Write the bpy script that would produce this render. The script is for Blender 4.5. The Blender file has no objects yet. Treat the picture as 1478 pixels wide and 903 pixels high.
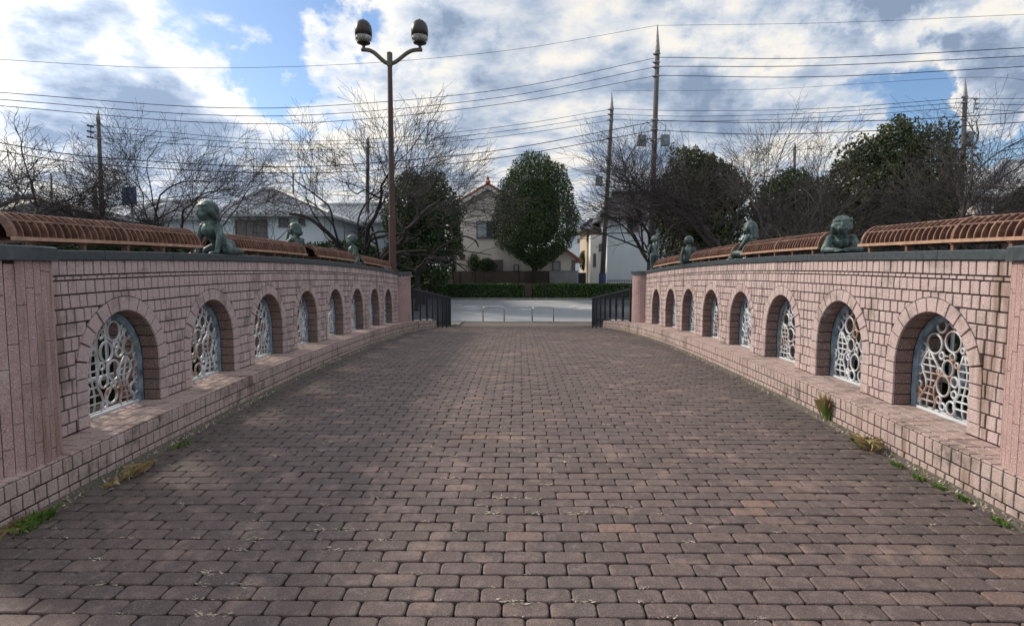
import bpy, bmesh, math, random
from mathutils import Vector, Matrix, noise as mnoise
R = math.radians
sc = bpy.context.scene
col = sc.collection
rnd = random.Random(7)

# ------------------------------------------------------------------ camera
F, CW, CH = 804.0, 1478.0, 903.0
PITCH, YAW, H = 0.072, 11/804.0, 1.54
cam_d = bpy.data.cameras.new('camera'); cam = bpy.data.objects.new('camera', cam_d); col.objects.link(cam)
cam_d.sensor_width = 36; cam_d.lens = 36*F/CW; cam_d.clip_start = .05; cam_d.clip_end = 3000
cam.location = (0, 0, H); cam.rotation_euler = (math.pi/2-PITCH, 0, YAW)
sc.camera = cam
sc.view_settings.view_transform = 'Standard'; sc.view_settings.look = 'None'
sc.view_settings.exposure = 0.12; sc.view_settings.gamma = 1

def ray(px, py):                                   # direction in the world of a point of the photograph (1478 x 903)
    a = (px-CW/2)/F; b = -(py-CH/2)/F
    y = math.cos(PITCH)+b*math.sin(PITCH); z = b*math.cos(PITCH)-math.sin(PITCH)
    return Vector((a*math.cos(YAW)-y*math.sin(YAW), a*math.sin(YAW)+y*math.cos(YAW), z))
def at(px, py, Y):                                 # where that line of sight meets the plane at distance Y
    d = ray(px, py); t = Y/d.y
    return Vector((d.x*t, Y, H+d.z*t))

# ------------------------------------------------------------------ sun and sky
SUN_EL, SUN_ROT = R(33), R(-62)
sd = Vector((math.sin(SUN_ROT)*math.cos(SUN_EL), math.cos(SUN_ROT)*math.cos(SUN_EL), math.sin(SUN_EL)))
sl = bpy.data.lights.new('sun', 'SUN'); sl.energy = 3.1; sl.angle = R(7); sl.color = (1, .87, .70)
so = bpy.data.objects.new('sun', sl); col.objects.link(so); so.rotation_euler = sd.to_track_quat('Z', 'Y').to_euler()
w = bpy.data.worlds.new('World'); sc.world = w; w.use_nodes = True
nt = w.node_tree; nt.nodes.clear()
def N(t, **k):
    n = nt.nodes.new(t)
    for a, b in k.items(): setattr(n, a, b)
    return n
def L(a, b): nt.links.new(a, b)
def MA(op, a, b=None, c=None, clamp=False):
    n = N('ShaderNodeMath', operation=op); n.use_clamp = clamp
    for i, v in enumerate((a, b, c)):
        if v is None: continue
        if isinstance(v, (int, float)): n.inputs[i].default_value = v
        else: L(v, n.inputs[i])
    return n.outputs[0]
tc = N('ShaderNodeTexCoord'); D = tc.outputs['Generated']
nrm = N('ShaderNodeVectorMath', operation='NORMALIZE'); L(D, nrm.inputs[0]); Dn = nrm.outputs[0]
sep = N('ShaderNodeSeparateXYZ'); L(Dn, sep.inputs[0])
zc = MA('ADD', MA('MAXIMUM', sep.outputs[2], 0.0), 0.20)
cmb = N('ShaderNodeCombineXYZ')
L(MA('DIVIDE', sep.outputs[0], zc), cmb.inputs[0]); L(MA('DIVIDE', sep.outputs[1], zc), cmb.inputs[1])
def noise(vec, scale, detail=8, rough=.55, dist=0.0, off=(0, 0, 0)):
    m = N('ShaderNodeMapping'); L(vec, m.inputs[0]); m.inputs['Location'].default_value = off
    n = N('ShaderNodeTexNoise'); L(m.outputs[0], n.inputs['Vector'])
    n.inputs['Scale'].default_value = scale; n.inputs['Detail'].default_value = detail
    n.inputs['Roughness'].default_value = rough; n.inputs['Distortion'].default_value = dist
    return n
n1 = noise(cmb.outputs[0], 2.0, 12, .58, 0, (5.1, 1.2, 0))
n2 = noise(cmb.outputs[0], 6.5, 10, .60, 0, (7.3, 2.2, 0))
n3 = noise(Dn, 5.0, 8, .60)
wv = N('ShaderNodeVectorMath', operation='MULTIPLY_ADD'); L(n3.outputs['Color'], wv.inputs[0])
wv.inputs[1].default_value = (.10, .10, .10); wv.inputs[2].default_value = (-.05, -.05, -.05)
wd = N('ShaderNodeVectorMath', operation='ADD'); L(wv.outputs[0], wd.inputs[0]); L(Dn, wd.inputs[1])
def bump(px, py, r, wgt, power=1):                     # a denser or thinner place in the cloud cover, by direction
    d = ray(px, py).normalized()
    dp = N('ShaderNodeVectorMath', operation='DOT_PRODUCT'); L(wd.outputs[0], dp.inputs[0]); dp.inputs[1].default_value = d
    mr = N('ShaderNodeMapRange', interpolation_type='SMOOTHSTEP'); L(dp.outputs['Value'], mr.inputs[0])
    mr.inputs[1].default_value = math.cos(R(r)); mr.inputs[2].default_value = 1.0
    mr.inputs[3].default_value = 0; mr.inputs[4].default_value = wgt
    return mr.outputs[0]
dens = MA('ADD', MA('MULTIPLY', n1.outputs['Fac'], 1.05), MA('MULTIPLY', n2.outputs['Fac'], .42))
for px, py, r, wg in [(400, -10, 13, -.34), (520, 50, 8, -.10), (440, 25, 7, -.08), (330, -40, 12, -.20), (570, 130, 5, .12), (1340, 140, 9, -.28), (1478, 125, 11, -.30), (1230, 170, 8, -.16),
                      (1478, -5, 10, .36), (1360, 5, 10, .30), (1250, 30, 9, .12), (1440, 215, 8, .24), (1300, 215, 6, .14), (200, 70, 15, .20), (350, 125, 10, .14), (100, 210, 14, .12), (60, 10, 12, .08), (1120, 120, 13, .10), (1150, 40, 12, .10),
                      (760, 80, 20, .14), (960, 60, 14, .12), (620, 190, 16, .12), (640, 60, 8, .16), (1000, 200, 14, .10)]:
    dens = MA('ADD', dens, bump(px, py, r, wg))
alpha = N('ShaderNodeMapRange', interpolation_type='SMOOTHSTEP'); L(dens, alpha.inputs[0])
alpha.inputs[1].default_value = .56; alpha.inputs[2].default_value = .80
shade = N('ShaderNodeMapRange'); L(dens, shade.inputs[0]); shade.inputs[1].default_value = .76; shade.inputs[2].default_value = 1.28
n4 = noise(cmb.outputs[0], 4.5, 12, .56, 0, (-4, 9.2, 0))
shd = MA('ADD', shade.outputs[0], MA('MULTIPLY', MA('SUBTRACT', n4.outputs['Fac'], .47), 2.3), clamp=True)
cr = N('ShaderNodeValToRGB'); L(shd, cr.inputs[0]); e = cr.color_ramp.elements
e[0].position = 0; e[0].color = (.97, .93, .86, 1); e[1].position = 1; e[1].color = (.27, .35, .49, 1)
x = e.new(.25); x.color = (.79, .81, .84, 1); x = e.new(.58); x.color = (.50, .58, .71, 1)
sky = N('ShaderNodeTexSky', sky_type='NISHITA'); sky.sun_disc = False; sky.sun_elevation = SUN_EL; sky.sun_rotation = SUN_ROT
sky.air_density = 1.0; sky.dust_density = .6; sky.ozone_density = 4.0
sks = N('ShaderNodeVectorMath', operation='SCALE'); L(sky.outputs[0], sks.inputs[0]); sks.inputs['Scale'].default_value = 1.45
# clouds in units of the background strength
STR = .10
cls = N('ShaderNodeVectorMath', operation='SCALE'); L(cr.outputs[0], cls.inputs[0]); cls.inputs['Scale'].default_value = 0.92/STR
# clouds near the sun glow more warmly
dps = N('ShaderNodeVectorMath', operation='DOT_PRODUCT'); L(Dn, dps.inputs[0]); dps.inputs[1].default_value = sd
glow = N('ShaderNodeMapRange', interpolation_type='SMOOTHSTEP'); L(dps.outputs['Value'], glow.inputs[0])
glow.inputs[1].default_value = .55; glow.inputs[2].default_value = 1; glow.inputs[3].default_value = 1.0; glow.inputs[4].default_value = 1.5
clg = N('ShaderNodeVectorMath', operation='SCALE'); L(cls.outputs[0], clg.inputs[0]); L(glow.outputs[0], clg.inputs['Scale'])
hz = N('ShaderNodeMapRange', interpolation_type='SMOOTHSTEP'); L(sep.outputs[2], hz.inputs[0])
hz.inputs[1].default_value = 0.0; hz.inputs[2].default_value = .2; hz.inputs[3].default_value = .55; hz.inputs[4].default_value = 0
mx = N('ShaderNodeMix', data_type='RGBA'); L(alpha.outputs[0], mx.inputs[0]); L(sks.outputs[0], mx.inputs[6]); L(clg.outputs[0], mx.inputs[7])
mh = N('ShaderNodeMix', data_type='RGBA'); L(hz.outputs[0], mh.inputs[0]); L(mx.outputs[2], mh.inputs[6])
mh.inputs[7].default_value = (6.4, 6.9, 7.4, 1)
bg = N('ShaderNodeBackground'); L(mh.outputs[2], bg.inputs[0]); bg.inputs[1].default_value = STR
wo = N('ShaderNodeOutputWorld'); L(bg.outputs[0], wo.inputs[0])

# ------------------------------------------------------------------ materials
class Mat:
    def __init__(s, name, rough=.8, metal=0, spec=.4):
        s.m = bpy.data.materials.new(name); s.m.use_nodes = True; s.t = s.m.node_tree
        s.b = s.t.nodes['Principled BSDF']; s.b.inputs['Roughness'].default_value = rough
        s.b.inputs['Metallic'].default_value = metal; s.b.inputs['Specular IOR Level'].default_value = spec
        s.co = s.n('ShaderNodeTexCoord').outputs['Object']; s.geo = s.n('ShaderNodeNewGeometry')
        s.pos = s.geo.outputs['Position']
    def n(s, t, **k):
        x = s.t.nodes.new(t)
        for a, b in k.items(): setattr(x, a, b)
        return x
    def l(s, a, b): s.t.links.new(a, b)
    def noise(s, scale, detail=4, rough=.55, vec=None, stretch=None):
        v = vec or s.pos
        if stretch:
            mp = s.n('ShaderNodeMapping'); s.l(v, mp.inputs[0]); mp.inputs['Scale'].default_value = stretch; v = mp.outputs[0]
        x = s.n('ShaderNodeTexNoise'); s.l(v, x.inputs['Vector']); x.inputs['Scale'].default_value = scale
        x.inputs['Detail'].default_value = detail; x.inputs['Roughness'].default_value = rough
        return x.outputs['Fac']
    def ramp(s, fac, stops):
        r = s.n('ShaderNodeValToRGB'); s.l(fac, r.inputs[0]); el = r.color_ramp.elements
        while len(el) < len(stops): el.new(.5)
        for q, (p, c) in zip(el, stops): q.position = p; q.color = tuple(c)+(1,) if len(c) == 3 else c
        return r.outputs[0]
    def mix(s, fac, a, b, mode='MIX'):
        m = s.n('ShaderNodeMix', data_type='RGBA', blend_type=mode)
        for i, v in ((0, fac), (6, a), (7, b)):
            if isinstance(v, (int, float)): m.inputs[i].default_value = v
            elif isinstance(v, tuple): m.inputs[i].default_value = v+(1,) if len(v) == 3 else v
            else: s.l(v, m.inputs[i])
        return m.outputs[2]
    def math(s, op, a, b, clamp=False):
        m = s.n('ShaderNodeMath', operation=op); m.use_clamp = clamp
        for i, v in ((0, a), (1, b)):
            if isinstance(v, (int, float)): m.inputs[i].default_value = v
            else: s.l(v, m.inputs[i])
        return m.outputs[0]
    def step(s, v, a, b):
        m = s.n('ShaderNodeMapRange', interpolation_type='SMOOTHSTEP'); s.l(v, m.inputs[0]); m.inputs[1].default_value = a; m.inputs[2].default_value = b
        return m.outputs[0]
    def color(s, c):
        if isinstance(c, tuple): s.b.inputs['Base Color'].default_value = c+(1,)
        else: s.l(c, s.b.inputs['Base Color'])
    def bump(s, h, strength=.3, dist=.01):
        b = s.n('ShaderNodeBump'); s.l(h, b.inputs['Height']); b.inputs['Strength'].default_value = strength; b.inputs['Distance'].default_value = dist
        s.l(b.outputs[0], s.b.inputs['Normal'])
    def isl(s): return s.geo.outputs['Random Per Island']

def simple(name, c, rough=.8, metal=0, var=.25, scale=6, spec=.4, bump=0):
    m = Mat(name, rough, metal, spec)
    f = m.noise(scale, 5)
    lo = tuple(max(0, v*(1-var)) for v in c); hi = tuple(min(1, v*(1+var)) for v in c)
    m.color(m.ramp(f, [(.3, lo), (.7, hi)]))
    if bump: m.bump(m.noise(scale*6, 4), bump, .01)
    return m.m
def granite(name, c1, c2, c3, dark=.6):
    m = Mat(name, .75, 0, .35)
    base = m.ramp(m.isl(), [(0, c1), (.5, c2), (1, c3)])
    sp = m.noise(140, 3, .7)
    c = m.mix(m.step(sp, .56, .66), base, (.70, .62, .58))
    c = m.mix(m.step(sp, .44, .34), c, (.13, .09, .09))
    st = m.noise(1.1, 5, .6, stretch=(1, 5, .45))           # runs of dirt and rust down the face
    c = m.mix(m.math('MULTIPLY', m.step(st, .55, .70), .72), c, (.19, .125, .085))
    ef = m.noise(2.2, 6, .7, stretch=(1, 1.6, .7)); c = m.mix(m.math('MULTIPLY', m.step(ef, .60, .70), .40), c, (.62, .58, .56))
    gr = m.noise(3.4, 7, .72)
    c = m.mix(m.math('MULTIPLY', m.step(gr, .50, .68), dark), c, (.14, .12, .11))
    m.color(c); m.bump(m.noise(90, 4, .6), .5, .006)
    return m.m
M = {}
M['tile'] = granite('pink granite tile', (.37, .285, .29), (.48, .375, .372), (.60, .48, .466), .55)
M['strip'] = granite('pink granite strip', (.34, .215, .215), (.41, .27, .265), (.47, .32, .31), .4)
M['kerbt'] = granite('weathered granite kerb tile', (.32, .24, .225), (.43, .33, .31), (.53, .42, .39), .9)
M['ledget'] = granite('granite ledge tile', (.36, .26, .24), (.43, .32, .295), (.50, .39, .355), .85)
M['reveal'] = granite('weathered granite with arch shade', (.13, .08, .075), (.18, .115, .105), (.23, .15, .14), .6)  # darker granite, with the shade inside the arches put into its colour
M['mortar'] = simple('dark mortar joint', (.035, .029, .032), .95, 0, .4, 12)
M['cap'] = simple('dark polished granite coping', (.055, .068, .078), .38, 0, .3, 20, .5)
m = Mat('brick paver', .66, 0, .5)
b0 = m.ramp(m.isl(), [(0, (.098, .070, .066)), (.5, (.122, .086, .080)), (.97, (.150, .103, .093)), (.99, (.22, .14, .115)), (1, (.27, .165, .125))])
wr = m.noise(3.2, 5, .6)
b1 = m.mix(m.math('MULTIPLY', m.step(wr, .54, .68), .62), b0, (.30, .205, .175))
gd = m.noise(.55, 5, .65)
b1 = m.mix(m.math('MULTIPLY', m.step(gd, .42, .68), .38), b1, (.085, .078, .078))
sx = m.n('ShaderNodeSeparateXYZ'); m.l(m.pos, sx.inputs[0]); ax = m.math('ABSOLUTE', sx.outputs[0], 0)
ed = m.math('ADD', ax, m.math('MULTIPLY', m.math('SUBTRACT', m.noise(1.4, 5, .7), .5), 1.7))
b1 = m.mix(m.math('MULTIPLY', m.step(ed, 2.1, 3.0), .62), b1, (.052, .048, .046))       # moss and dirt along the kerbs
sp = m.noise(150, 3, .75); b1 = m.mix(m.math('MULTIPLY', m.step(sp, .58, .66), .8), b1, (.38, .32, .29)); b1 = m.mix(m.step(sp, .44, .36), b1, (.05, .040, .038))
md = m.noise(14, 6, .7); b1 = m.mix(m.math('MULTIPLY', m.step(md, .52, .64), .35), b1, (.26, .20, .18)); b1 = m.mix(m.math('MULTIPLY', m.step(md, .46, .36), .5), b1, (.07, .055, .053))
m.color(b1); m.bump(m.noise(70, 5, .7), .7, .006); M['paver'] = m.m
M['joint'] = simple('sandy paver joint', (.032, .027, .024), 1, 0, .7, 9)
m = Mat('mossy gutter soil', 1)
m.color(m.mix(m.step(m.noise(5, 6, .7), .5, .62), (.13, .115, .10), (.09, .095, .055))); m.bump(m.noise(40, 5), 1, .02); M['soil'] = m.m
m = Mat('rust brown painted steel', .6, .0, .45)
c = m.ramp(m.noise(9, 6, .7), [(.3, (.09, .042, .032)), (.5, (.17, .085, .060)), (.68, (.30, .18, .13))]); m.color(c); M['rust'] = m.m
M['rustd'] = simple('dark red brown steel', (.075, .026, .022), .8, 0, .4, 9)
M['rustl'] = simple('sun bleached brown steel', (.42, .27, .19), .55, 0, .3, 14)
m = Mat('weathered bronze', .55, .35, .5)
c = m.ramp(m.noise(9, 7, .7, stretch=(1, 1, .35)), [(.3, (.03, .045, .047)), (.5, (.065, .10, .10)), (.66, (.19, .25, .225))]); m.color(c); M['bronze'] = m.m
m = Mat('grille metal', .5, .2, .5)
c = m.ramp(m.noise(3.5, 5, .6), [(.36, (.34, .22, .17)), (.47, (.50, .52, .54)), (.60, (.62, .67, .73))]); m.color(c); M['grille'] = m.m
M['grillef'] = simple('pale blue grille frame', (.20, .27, .33), .6, 0, .6, 9)
M['black'] = simple('black painted steel', (.014, .017, .026), .45, 0, .3, 8, .5)
M['lampb'] = simple('dark bronze lamp paint', (.035, .028, .026), .4, 0, .3, 8, .5)
m = Mat('brown lamppost paint', .5, 0, .5)
m.color(m.ramp(m.noise(4, 5, .6, stretch=(1, 1, .3)), [(.35, (.035, .018, .018)), (.65, (.075, .033, .028))])); M['post'] = m.m
M['olive'] = simple('olive lamp arm', (.11, .105, .075), .5, 0, .3, 9)
m = Mat('lamp glass', .15, 0, .5); m.color((.85, .86, .84)); m.b.inputs['Transmission Weight'].default_value = .75; m.b.inputs['IOR'].default_value = 1.1; M['lglass'] = m.m
m = Mat('asphalt', .85); m.color(m.ramp(m.noise(1.2, 8, .7), [(.3, (.31, .33, .36)), (.7, (.40, .42, .45))])); m.bump(m.noise(60, 4), .4, .01); M['asphalt'] = m.m
m = Mat('plaza asphalt', .9); m.color(m.ramp(m.noise(2.2, 8, .7), [(.3, (.13, .115, .105)), (.7, (.19, .17, .155))])); m.bump(m.noise(60, 4), .4, .01); M['plaza'] = m.m
M['paint'] = simple('worn road paint', (.80, .80, .78), .8, 0, .45, 3)
m = Mat('ground', 1); m.color(m.ramp(m.noise(.6, 8, .7), [(.35, (.07, .075, .045)), (.65, (.14, .12, .085))])); M['ground'] = m.m
m = Mat('bark', .95, 0, .2)
m.color(m.ramp(m.noise(6, 6, .7), [(.3, (.022, .018, .019)), (.7, (.062, .052, .051))])); m.bump(m.noise(25, 5), .6, .02); M['bark'] = m.m
m = Mat('twig bark', .9, 0, .3)
m.color(m.ramp(m.noise(.5, 3, .6), [(.35, (.026, .023, .026)), (.65, (.075, .066, .068))])); M['twig'] = m.m
def leafmat(name, cols):
    m = Mat(name, .6, 0, .3)
    a = m.ramp(m.isl(), [(0, cols[0]), (.6, cols[1]), (1, cols[2])])
    m.color(m.mix(m.math('MULTIPLY', m.step(m.noise(.9, 4, .6), .50, .66), .7), a, cols[3]))
    m.b.inputs['Subsurface Weight'].default_value = 0
    return m.m
M['leaf'] = leafmat('dark evergreen leaf', [(.022, .045, .018), (.042, .075, .026), (.085, .125, .042), (.10, .13, .045)])
M['leafy'] = leafmat('evergreen leaf with yellow tips', [(.022, .038, .018), (.042, .062, .024), (.09, .10, .035), (.14, .13, .045)])
M['hedge'] = leafmat('hedge leaf', [(.04, .10, .025), (.07, .16, .038), (.13, .23, .055), (.12, .21, .05)])
M['grass'] = leafmat('green weed', [(.08, .15, .03), (.13, .22, .05), (.20, .28, .07), (.16, .22, .06)])
M['dry'] = leafmat('dry grass', [(.26, .18, .09), (.38, .29, .15), (.50, .42, .25), (.34, .28, .14)])
M['scrap'] = leafmat('pale withered moss', [(.33, .28, .21), (.46, .40, .31), (.60, .54, .43), (.36, .33, .24)])
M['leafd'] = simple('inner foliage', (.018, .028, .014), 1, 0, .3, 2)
M['pole'] = simple('concrete pole', (.10, .09, .088), .85, 0, .25, 3)
M['polet'] = simple('pole spike metal', (.30, .28, .29), .6, .2, .3, 6)
M['wire'] = simple('wire rubber', (.015, .018, .03), .6, 0, .2, 1)
M['box'] = simple('grey equipment metal', (.20, .23, .26), .6, .1, .2, 3)
M['cream'] = simple('cream render', (.80, .74, .67), .9, 0, .10, .7)
M['white'] = simple('off white render', (.74, .74, .74), .9, 0, .10, .7)
M['beige'] = simple('beige render', (.50, .42, .32), .9, 0, .1, .7)
M['bluewall'] = simple('pale blue siding', (.64, .72, .80), .8, 0, .08, .7)
M['greywall'] = simple('grey block wall', (.30, .31, .33), .9, 0, .15, 1)
def rooftile(name, a, b_):
    m = Mat(name, .55, 0, .5)
    c = m.ramp(m.noise(1.5, 6, .6), [(.3, a), (.7, b_)])
    m.color(c); return m.m
M['rtile'] = rooftile('grey kawara tile', (.24, .26, .29), (.50, .52, .56))
M['rdark'] = rooftile('dark slate roof', (.045, .048, .055), (.09, .092, .10))
M['rorange'] = rooftile('terracotta tile', (.30, .12, .07), (.44, .19, .11))
M['board'] = simple('brown board', (.085, .062, .052), .7, 0, .2, 3)
M['wframe'] = simple('window frame aluminium', (.12, .12, .13), .5, .1, .15, 3)
M['shutter'] = simple('rolling shutter', (.16, .15, .15), .6, .1, .15, 3)
m = Mat('window glass', .08, 0, .8); m.color((.05, .065, .08)); M['glass'] = m.m
M['curtain'] = simple('pale curtain behind glass', (.42, .46, .52), .5, 0, .2, 3)
M['steel'] = simple('brushed stainless steel', (.55, .56, .58), .28, .85, .15, 8, .5)
M['signb'] = simple('blue sign face', (.05, .08, .20), .5, 0, .2, 3)
M['vent'] = simple('brown vent metal', (.12, .06, .055), .6, 0, .2, 3)
M['whitep'] = simple('white railing paint', (.62, .66, .70), .6, 0, .1, 4)
M['conc'] = simple('worn concrete', (.28, .27, .255), .9, 0, .25, 3, .3, .3)

# ------------------------------------------------------------------ object helpers
class MB:
    def __init__(s): s.v = []; s.f = []
    def add(s, vs, fs):
        o = len(s.v); s.v += [tuple(v) for v in vs]; s.f += [tuple(o+i for i in f) for f in fs]
    def box(s, c, d, rz=0, M4=None):
        cx, cy, cz = c; hx, hy, hz = d[0]/2, d[1]/2, d[2]/2; vs = []
        ca, sa = math.cos(rz), math.sin(rz)
        for k in (-1, 1):
            for i, j in ((-1, -1), (1, -1), (1, 1), (-1, 1)):
                X, Y = i*hx, j*hy; vs.append((cx+X*ca-Y*sa, cy+X*sa+Y*ca, cz+k*hz))
        s.add(vs, [(3, 2, 1, 0), (4, 5, 6, 7), (0, 1, 5, 4), (1, 2, 6, 5), (2, 3, 7, 6), (3, 0, 4, 7)])
    def tube(s, pts, rad, n=6, closed=False, cap=True):
        pts = [Vector(p) for p in pts]; m = len(pts)
        if not isinstance(rad, (list, tuple)): rad = [rad]*m
        up = Vector((0, 0, 1)); rings = []; prev = None
        for i, p in enumerate(pts):
            if closed: t = pts[(i+1) % m]-pts[i-1]
            else: t = pts[min(i+1, m-1)]-pts[max(i-1, 0)]
            if t.length < 1e-9: t = Vector((0, 0, 1))
            t.normalize()
            if prev is None:
                a = t.cross(up)
                if a.length < .1: a = t.cross(Vector((1, 0, 0)))
                a.normalize()
            else:
                a = prev-t*prev.dot(t)
                if a.length < 1e-4: a = t.orthogonal()
                a.normalize()
            prev = a; b = t.cross(a)
            rings.append([p+(a*math.cos(2*math.pi*k/n)+b*math.sin(2*math.pi*k/n))*rad[i] for k in range(n)])
        vs = [v for r in rings for v in r]; fs = []
        for i in range(m if closed else m-1):
            j = (i+1) % m
            for k in range(n): fs.append((i*n+k, i*n+(k+1) % n, j*n+(k+1) % n, j*n+k))
        if cap and not closed:
            fs.append(tuple(range(n-1, -1, -1))); fs.append(tuple((m-1)*n+k for k in range(n)))
        s.add(vs, fs)
    def lathe(s, c, prof, n=16):
        vs = []; fs = []
        for r, z in prof:
            for k in range(n):
                a = 2*math.pi*k/n; vs.append((c[0]+r*math.cos(a), c[1]+r*math.sin(a), c[2]+z))
        for i in range(len(prof)-1):
            for k in range(n): fs.append((i*n+k, i*n+(k+1) % n, (i+1)*n+(k+1) % n, (i+1)*n+k))
        fs.append(tuple(range(n-1, -1, -1))); fs.append(tuple((len(prof)-1)*n+k for k in range(n)))
        s.add(vs, fs)
    def plate(s, poly, nrm, th):                       # a flat polygon given thickness along nrm
        nrm = Vector(nrm); n = len(poly); a = [Vector(p) for p in poly]; b = [p+nrm*th for p in a]
        s.add(a+b, [tuple(range(n-1, -1, -1)), tuple(range(n, 2*n))]+[(i, (i+1) % n, n+(i+1) % n, n+i) for i in range(n)])
    def sheet(s, q): s.add(q, [tuple(range(len(q)))])
WL = {}
def place(o, parent, origin):
    o.parent = parent
    po = WL[parent.name] if parent else Vector((0, 0, 0))
    o.location = Vector(origin)-po; WL[o.name] = Vector(origin)
def build(mb, name, mat, parent=None, origin=None, smooth=False, label=None, cat=None, group=None, kind=None):
    if not mb.v: return None
    if origin is None:
        if parent: n = len(mb.v); origin = Vector((sum(v[0] for v in mb.v)/n, sum(v[1] for v in mb.v)/n, sum(v[2] for v in mb.v)/n))
        else:
            xs, ys, zs = zip(*mb.v); origin = Vector(((min(xs)+max(xs))/2, (min(ys)+max(ys))/2, min(zs)))
    origin = Vector(origin); ox, oy, oz = origin
    me = bpy.data.meshes.new(name); me.from_pydata([(a-ox, b-oy, c-oz) for a, b, c in mb.v], [], mb.f)
    me.materials.append(M[mat] if isinstance(mat, str) else mat)
    if smooth: me.polygons.foreach_set('use_smooth', [True]*len(me.polygons))
    me.update()
    o = bpy.data.objects.new(name, me); col.objects.link(o); place(o, parent, origin)
    tag(o, label, cat, group, kind)
    return o
def tag(o, label=None, cat=None, group=None, kind=None):
    for k, v in (('label', label), ('category', cat), ('group', group), ('kind', kind)):
        if v: o[k] = v
    return o
def thing(name, loc, label, cat, group=None):
    o = bpy.data.objects.new(name, None); o.empty_display_size = .2; col.objects.link(o)
    o.location = loc; WL[o.name] = Vector(loc); return tag(o, label, cat, group)
def inst(o, loc, parent):                              # a copy that shares the mesh
    c = o.copy(); col.objects.link(c); c.parent = parent; c.location = loc; return c
def pieces(plist, name, mat, parent, limit=300, pt=Vector((0, 0, H))):
    """plist: (centre, verts, faces); the nearest as single parts, the rest joined"""
    plist.sort(key=lambda q: (q[0]-pt).length)
    for c, vs, fs in plist[:limit]:
        mb = MB(); mb.add(vs, fs); build(mb, name, mat, parent, c)
    if len(plist) > limit:
        mb = MB()
        for c, vs, fs in plist[limit:]: mb.add(vs, fs)
        build(mb, 'far_'+name+'s', mat, parent, kind='stuff')
def block(poly, P, d0, d1, bev=.004, jit=0):
    """a stone: 2-D outline poly mapped by P(u, v, depth) from depth d0 (bed) to d1 (face), edges worn"""
    n = len(poly); cu = sum(p[0] for p in poly)/n; cv = sum(p[1] for p in poly)/n
    def ins(p, k):
        du, dv = p[0]-cu, p[1]-cv; l = math.hypot(du, dv) or 1; return (p[0]-du/l*k, p[1]-dv/l*k)
    d1 += rnd.uniform(-jit, jit); a = rnd.uniform(-jit, jit)*.5; b = rnd.uniform(-jit, jit)*.5
    def dd(p): return d1+a*(1 if p[0] > cu else -1)+b*(1 if p[1] > cv else -1)
    vs = [P(p[0], p[1], d0) for p in poly]+[P(p[0], p[1], dd(p)-bev) for p in poly]+[P(*ins(p, bev*1.6), dd(p)) for p in poly]
    fs = []
    for r in (0, 1):
        for i in range(n): j = (i+1) % n; fs.append((r*n+i, r*n+j, (r+1)*n+j, (r+1)*n+i))
    fs.append(tuple(2*n+i for i in range(n)))
    return (Vector(P(cu, cv, d1)), vs, fs)

# ------------------------------------------------------------------ the bridge's curves
def Cf(t): return -.0042*(t-8)**2 if t < 8 else -.0038*(t-8)**2
def Cw(t): return -.0034*(t-8)**2
def floor_z(t): return max(.1+Cf(t), -.95)
def ground_z(Y):
    if Y < 28.2: return -.95
    if Y < 40.5: return -.95+.55*(Y-28.2)/12.3
    return -.40
XK, XF, XB = 3.08, 3.43, 3.86        # kerb face, wall face, wall back
LEDGE = .375                          # ledge top at the crown
# ------------------------------------------------------------------ setting: ground, deck, pavers, road
mb = MB(); ys = [-60, -20, 0, 10, 20, 26, 28.2, 34, 40.5, 50, 80, 200, 900]; xs = [-900, -200, -60, -20, 0, 20, 60, 200, 900]
for i in range(len(ys)-1):
    for j in range(len(xs)-1):
        mb.sheet([(xs[j], ys[i], ground_z(ys[i])-.02), (xs[j+1], ys[i], ground_z(ys[i])-.02), (xs[j+1], ys[i+1], ground_z(ys[i+1])-.02), (xs[j], ys[i+1], ground_z(ys[i+1])-.02)])
build(mb, 'ground', 'ground', kind='structure')
mb = MB(); st = [-4+.5*i for i in range(61)]
for a, b in zip(st, st[1:]):
    za, zb = floor_z(a)-.022, floor_z(b)-.022
    mb.add([(-3.9, a, za), (3.9, a, za), (3.9, b, zb), (-3.9, b, zb), (-3.9, a, za-.5), (3.9, a, za-.5), (3.9, b, zb-.5), (-3.9, b, zb-.5)], [(0, 1, 2, 3), (4, 7, 6, 5), (0, 3, 7, 4), (1, 5, 6, 2)])
deck = build(mb, 'bridge_deck', 'joint', kind='structure')
for s in (-1, 1):
    mb = MB()
    for a, b in zip(st, st[1:]):
        if b > 22: break
        k = 2
        for q in range(k):
            t0 = a+(b-a)*q/k; t1 = a+(b-a)*(q+1)/k
            e0 = 2.97+.06*mnoise.noise(Vector((t0*2, s, 0))); e1 = 2.97+.06*mnoise.noise(Vector((t1*2, s, 0)))
            mb.add([(s*e0, t0, floor_z(t0)-.007), (s*(XK+.02), t0, floor_z(t0)+.022), (s*(XK+.02), t1, floor_z(t1)+.022), (s*e1, t1, floor_z(t1)-.007)], [(0, 1, 2, 3)])
    build(mb, 'gutter', 'soil', kind='structure')
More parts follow.
